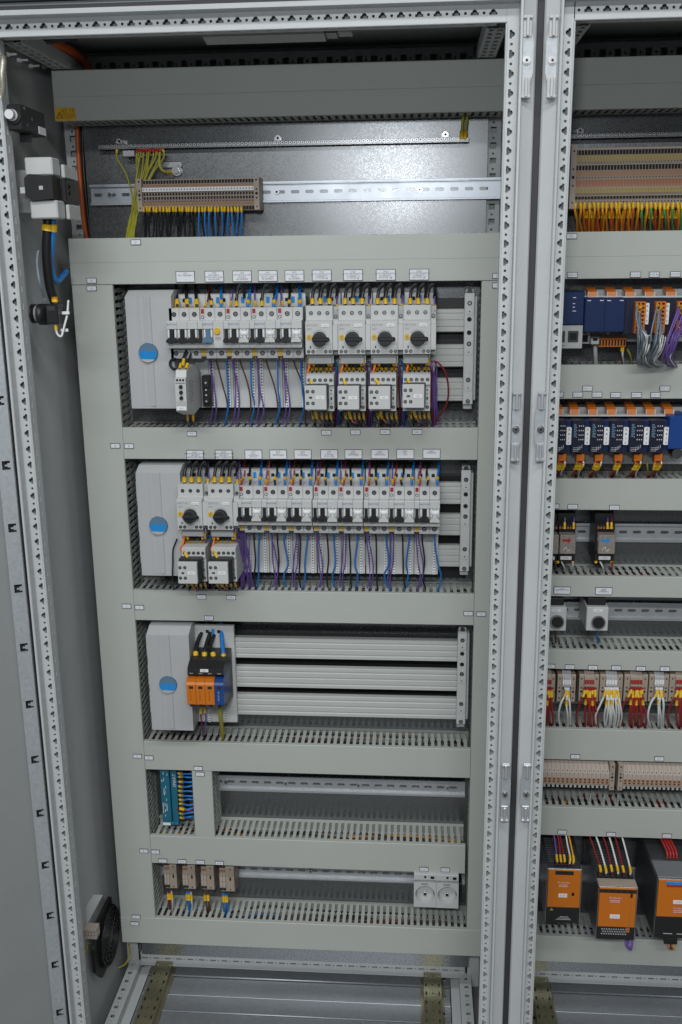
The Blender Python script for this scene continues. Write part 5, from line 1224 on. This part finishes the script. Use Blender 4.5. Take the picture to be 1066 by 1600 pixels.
# --- terminal clusters with red and white wires
FX=[(846,866),(872,898),(906,934),(938.5,971),(976.5,1010),(1015.5,1042.5),(1047.5,1080)]
for i,(a,b) in enumerate(FX):
    red=i%2==0; Y=240; x0,x1,z0,z1=R(a,1054,b,1100,Y); w=x1-x0; h=z1-z0
    t=thing('terminal_cluster',f'{ordinal(i)} wired beige terminal cluster from the left, with {"red" if red else "white"} wires','terminal block',(x0,Y,z0),'wired terminal clusters')
    e=w*.24
    for xa,xb in ((0,e),(w-e,w)):
        br=MB().prism([(2,h),(0,h-2),(0,h*.08),(10,0),(60,0),(60,h)],xa,xb,'x').build('end_bracket','beige',t)
        for zz in (.86,.55,.42,.2): MB().cyl(((xa+xb)/2,-.3,h*zz),'y',1.5 if zz!=.42 else 2.2,.4,8).build('bracket_hole','hole',br)
    n=2 if w<32 else 4
    for k in range(n):
        xa=e+.4+(w-2*e-.8)*k/n; xb=e+.4+(w-2*e-.8)*(k+1)/n
        s=MB().prism([(10,h*1.1),(-2,h*.92),(-4,h*.5),(4,h*.2),(60,0),(60,h*1.1)],xa+.1,xb-.1,'x').build('terminal','beige' if red else 'device_grey',t)
        MB().box(xa+.4,xb-.4,-3.6,-2.2,h*.70,h*.84).build('marker_tag','red' if red else 'white',s); MB().box(xa+.5,xb-.5,-4.3,-3.2,h*.52,h*.62).build('clamp_opening','hole',s)
    m={0:4,1:3,2:6,3:9,4:8,5:4,6:6}[i]; cx=(a+b)/2+1
    cnt={}
    for j in range(m):
        c='red' if red else 'white'
        f=(j-(m-1)/2)
        if red and j==0: c='darkred'
        sp=min(3.2,22/m)
        x=cx+f*sp; side=-9 if j==0 else 0
        wire([at(x,1075,236),at(x+.3,1083,226),at(x+f*.7+side*.7,1100,222),at(x+f*1.6+side,1120,232),at(x+f*.8+side*.8-(2 if i==3 else 0),1140,264),at(x+f*.6+side*.7,1150,276)],2.0,c,f'{ordinal(j)} {"red" if red else "white"} wire from the left on the {ordinal(i)} wired cluster','wires of the wired terminal clusters',((.05,.14),) if j%3!=1 else ((.05,.1),(.17,.24)))
# --- long terminal rows
slice_strip('left long row of pale terminals with red clamps in the cut-off cabinet',842,1212,952.5,1215.5,225,16,52,'G',False,True)
slice_strip('right long row of pale terminals with red clamps in the cut-off cabinet',974,1215.5,1093,1219,225,17,52,'G',True,False)
# --- power supplies
def psu(label,px0,py0,px1,pyo,pyb,Y,top='vent',extra=None):
    x0,x1,z0,z1=R(px0,py0,px1,pyb,Y); zo=at(px0,pyo,Y).z-z0; t=thing('power_supply',label,'power supply',(x0,Y,z0),'orange power supplies'); w=x1-x0; h=z1-z0; D=300-Y
    MB().box(0,w,4,D,0,h,c=1).build('housing','dark',t)
    MB().box(.4,w-.4,1,3.9,.4,zo-.3,c=.6).build('lower_front','black',t)
    MB().box(1.2,w-1.2,0,3.9,zo,h-.6,c=.8).build('orange_front','orange',t)
    MB().box(0,w,.5,3.9,h-.5,h+.9,c=.3).build('top_edge','zinc',t)
    for s in (0,1): MB().box(-.9+s*w,.1+s*(w+.8)-.1*s,1.4,D,0,h-.8).build('side_edge','nickel',t)
    return t,x0,z0,w,h,zo,D
def print_on(t,w,h,zo,ylab,name,tg,tx=.48):
    lettering(name,3.6,t,(w*tx,-.3,zo+(h-zo)*ylab),'ink_white')
    for k in range(2): MB().box(w*(tx-.14),w*(tx+.12),-.25,-.02,zo+(h-zo)*(ylab-.07-.04*k),zo+(h-zo)*(ylab-.06-.04*k)).build('print_line','ink_white',t)
t,x0,z0,w,h,zo,D=psu('left power supply with orange front, purple and yellow wires above',856.5,1358,905,1417,1444,178)
print_on(t,w,h,zo,.66,'Weidmüller','')
pl=MB().box(w*.34,w*.6,-.8,-.05,zo+(h-zo)*.27,zo+(h-zo)*.37,c=.2).build('label_plate','white',t); lettering('51G1',3.2,pl,(w*.47,-.9,zo+(h-zo)*.32),'ink_grey')
MB().box(w*.22,w*.76,-.4,-.02,h-11,h-3).build('connector_slot','black',t); MB().box(w*.73,w*.81,-.5,-.02,zo+(h-zo)*.32,zo+(h-zo)*.4).build('status_lamp','hole',t)
MB().prism([(w*.1,zo-8),(w*.22,zo-8),(w*.16,zo-2)],.6,.95,'y').build('warning_triangle','insert_yellow',t)
for k in range(3): MB().box(w*(.3+.06*k),w*(.75-.04*k),.7,.95,8+3*k,8.7+3*k).build('print_line','ink_white',t)
def vents(t,w,h,D,y0,n,m='nickel',rows=2):
    mb=MB()
    for k in range(n):
        y=y0+k*(D-y0-6)/n
        for j in range(rows): mb.box(w*(.08+.44*j),w*(.48+.44*j)-1,y,y+1.6,h+.1,h+1.0)
    mb.build('vent_louvres',m,t)['kind']='stuff'
vents(t,w,h,D,26,12)
for k in range(6): MB().box(w*(.22+.09*k),w*(.29+.09*k),9,20,h+.1,h+5,c=.4).build('clamp','black',t)
for j,(c,fx) in enumerate((('purple',.3),('red',.42),('darkred',.5),('white',.66),('yellow',.76))):
    p=Vector((x0+w*fx,190,z0+h+5)); wire([p,p+Vector((0,4,9)),p+Vector((-2,36,24)),p+Vector((-3,78,46)),p+Vector((-4,88,90))],1.6,c,f'{c.replace("darkred","dark red")} wire into the top of the left power supply',None,((.02,.12),))
t,x0,z0,w,h,zo,D=psu('middle power supply with orange front, red and white wires above',936.5,1386,991,1447.5,1470,140)
print_on(t,w,h,zo,.74,'Weidmüller','',.44)
pl=MB().box(w*.32,w*.58,-.8,-.05,zo+(h-zo)*.22,zo+(h-zo)*.32,c=.2).build('label_plate','white',t); lettering('51G3',3.2,pl,(w*.45,-.9,zo+(h-zo)*.27),'ink_grey')
MB().box(w*.02,w*.98,-.6,-.02,h-11,h-4).build('connector_slot','black',t)
for k in range(6): MB().cyl((w*(.1+.16*k),-1,h-7.5),'y',1.8,.5,8).build('connector_screw','dark',t)
for k in range(7): MB().cyl((w*.84,-.5,zo+(h-zo)*(.06+.1*k)),'y',1.2,.5,8).build('status_lamp','insert_red',t)
MB().box(w*.82,w*.88,-.5,-.02,zo+(h-zo)*.76,zo+(h-zo)*.86).build('switch','hole',t)
mb=MB()
for r_ in range(3):
    for k in range(11): mb.cyl((w*(.14+.062*k+.03*(r_%2)),.4,zo*(.45+.18*r_)),'y',1.5,.5,6)
mb.build('vent_holes','device_grey',t)['kind']='stuff'
MB().box(w*.76,w*.86,.3,.95,zo*.6,zo*.95).build('switch','insert_red',t)
MB().box(0,w,4.2,26,h+.1,h+1,c=.3).build('top_plate','beige',t); vents(t,w,h,D,44,13)
for k in range(6): MB().box(w*(.04+.16*k),w*(.14+.16*k),27,38,h+.1,h+7,c=.4).build('clamp','black',t)
for j,c in enumerate(('darkred','white','darkred','white','darkred','white')):
    p=Vector((x0+w*(.09+.16*j),172,z0+h+7)); e=-16+2*j
    wire([p,p+Vector((0,4,8)),p+Vector((e*.4,50,26)),p+Vector((e,102,52)),p+Vector((e,112,100))],1.8,c,f'{ordinal(j)} wire from the left into the middle power supply, {c.replace("darkred","dark red")}','wires of the middle power supply',((.02,.1),))
for j in range(4): wire([at(978+j*2,1466,170),at(978+j*1.5,1478,160),at(984-j,1484-j,160),at(988-j*.5,1478,165),at(989-j,1464,172)],1.4,'purple',f'{ordinal(j)} purple wire of the loop under the middle power supply','purple loop under the middle power supply')
t,x0,z0,w,h,zo,D=psu('right power supply with orange front, grey top and blue latch',1029,1374,1092,1432,1468,138)
print_on(t,w,h,zo,.24,'Weidmüller','',.52)
MB().box(w*.16,w*.62,-2.2,-.05,h-9,h-3,c=.6).build('blue_latch','badge_blue',t); MB().box(w*.2,w*.58,-1.6,-.05,h-14,h-9.4,c=.5).build('red_plug','red',t)
pl=MB().box(w*.36,w*.62,-.8,-.05,zo+(h-zo)*.36,zo+(h-zo)*.46,c=.2).build('label_plate','white',t); lettering('52G1',3.2,pl,(w*.49,-.9,zo+(h-zo)*.41),'ink_grey')
MB().box(0,w,4.2,D*.34,h+.2,h+3,c=.6).build('top_plate','psu_grey',t)
MB().box(0,w*.3,D*.36,D,h+.2,h+2,c=.6).build('rear_top','dark',t); MB().box(0,w*.7,D-8,D,h+4,h+34,c=.6).build('rear_bracket','nickel',t)
MB().box(-1.8,-.95,6,D,2,h-2).build('side_plate','dark',t)
for k in range(2): MB().box(w*(.2+.3*k),w*(.4+.3*k),.7,.95,9,10).build('print_line','ink_white',t)
for j in range(4):
    p=Vector((x0+w*(.4+.07*j),138+D*.42,z0+h)); wire([p,p+Vector((0,6,9)),p+Vector((-3,30,15)),p+Vector((-9,62,24)),p+Vector((-11,74,80))],2.6,'red',f'{ordinal(j)} red wire into the top of the right power supply','red wires of the right power supply')
tag(MB().box(-12,12,0,20,-14,0,c=1).build('plug','black',None,at(1049,1466,160)),'black plug hanging under the right power supply','plug')
for j in range(3): wire([at(1044+j*5,1470,168),at(1044+j*4,1479,166),at(1047+j*3,1483,172),at(1052,1480,190)],1.8,('orange','brown','yellow')[j],f'{("orange","brown","yellow")[j]} wire under the black plug of the right power supply')
bulk_flush()
_d=[k for k,v in LABELS.items() if len(v)>1 and not all(g for _,g in v)]
if _d: print('DUPLICATE LABELS', _d[:20])
_l=[k for k in LABELS if not 4<=len(k.split())<=16]
if _l: print('LABEL LENGTH', _l[:20])
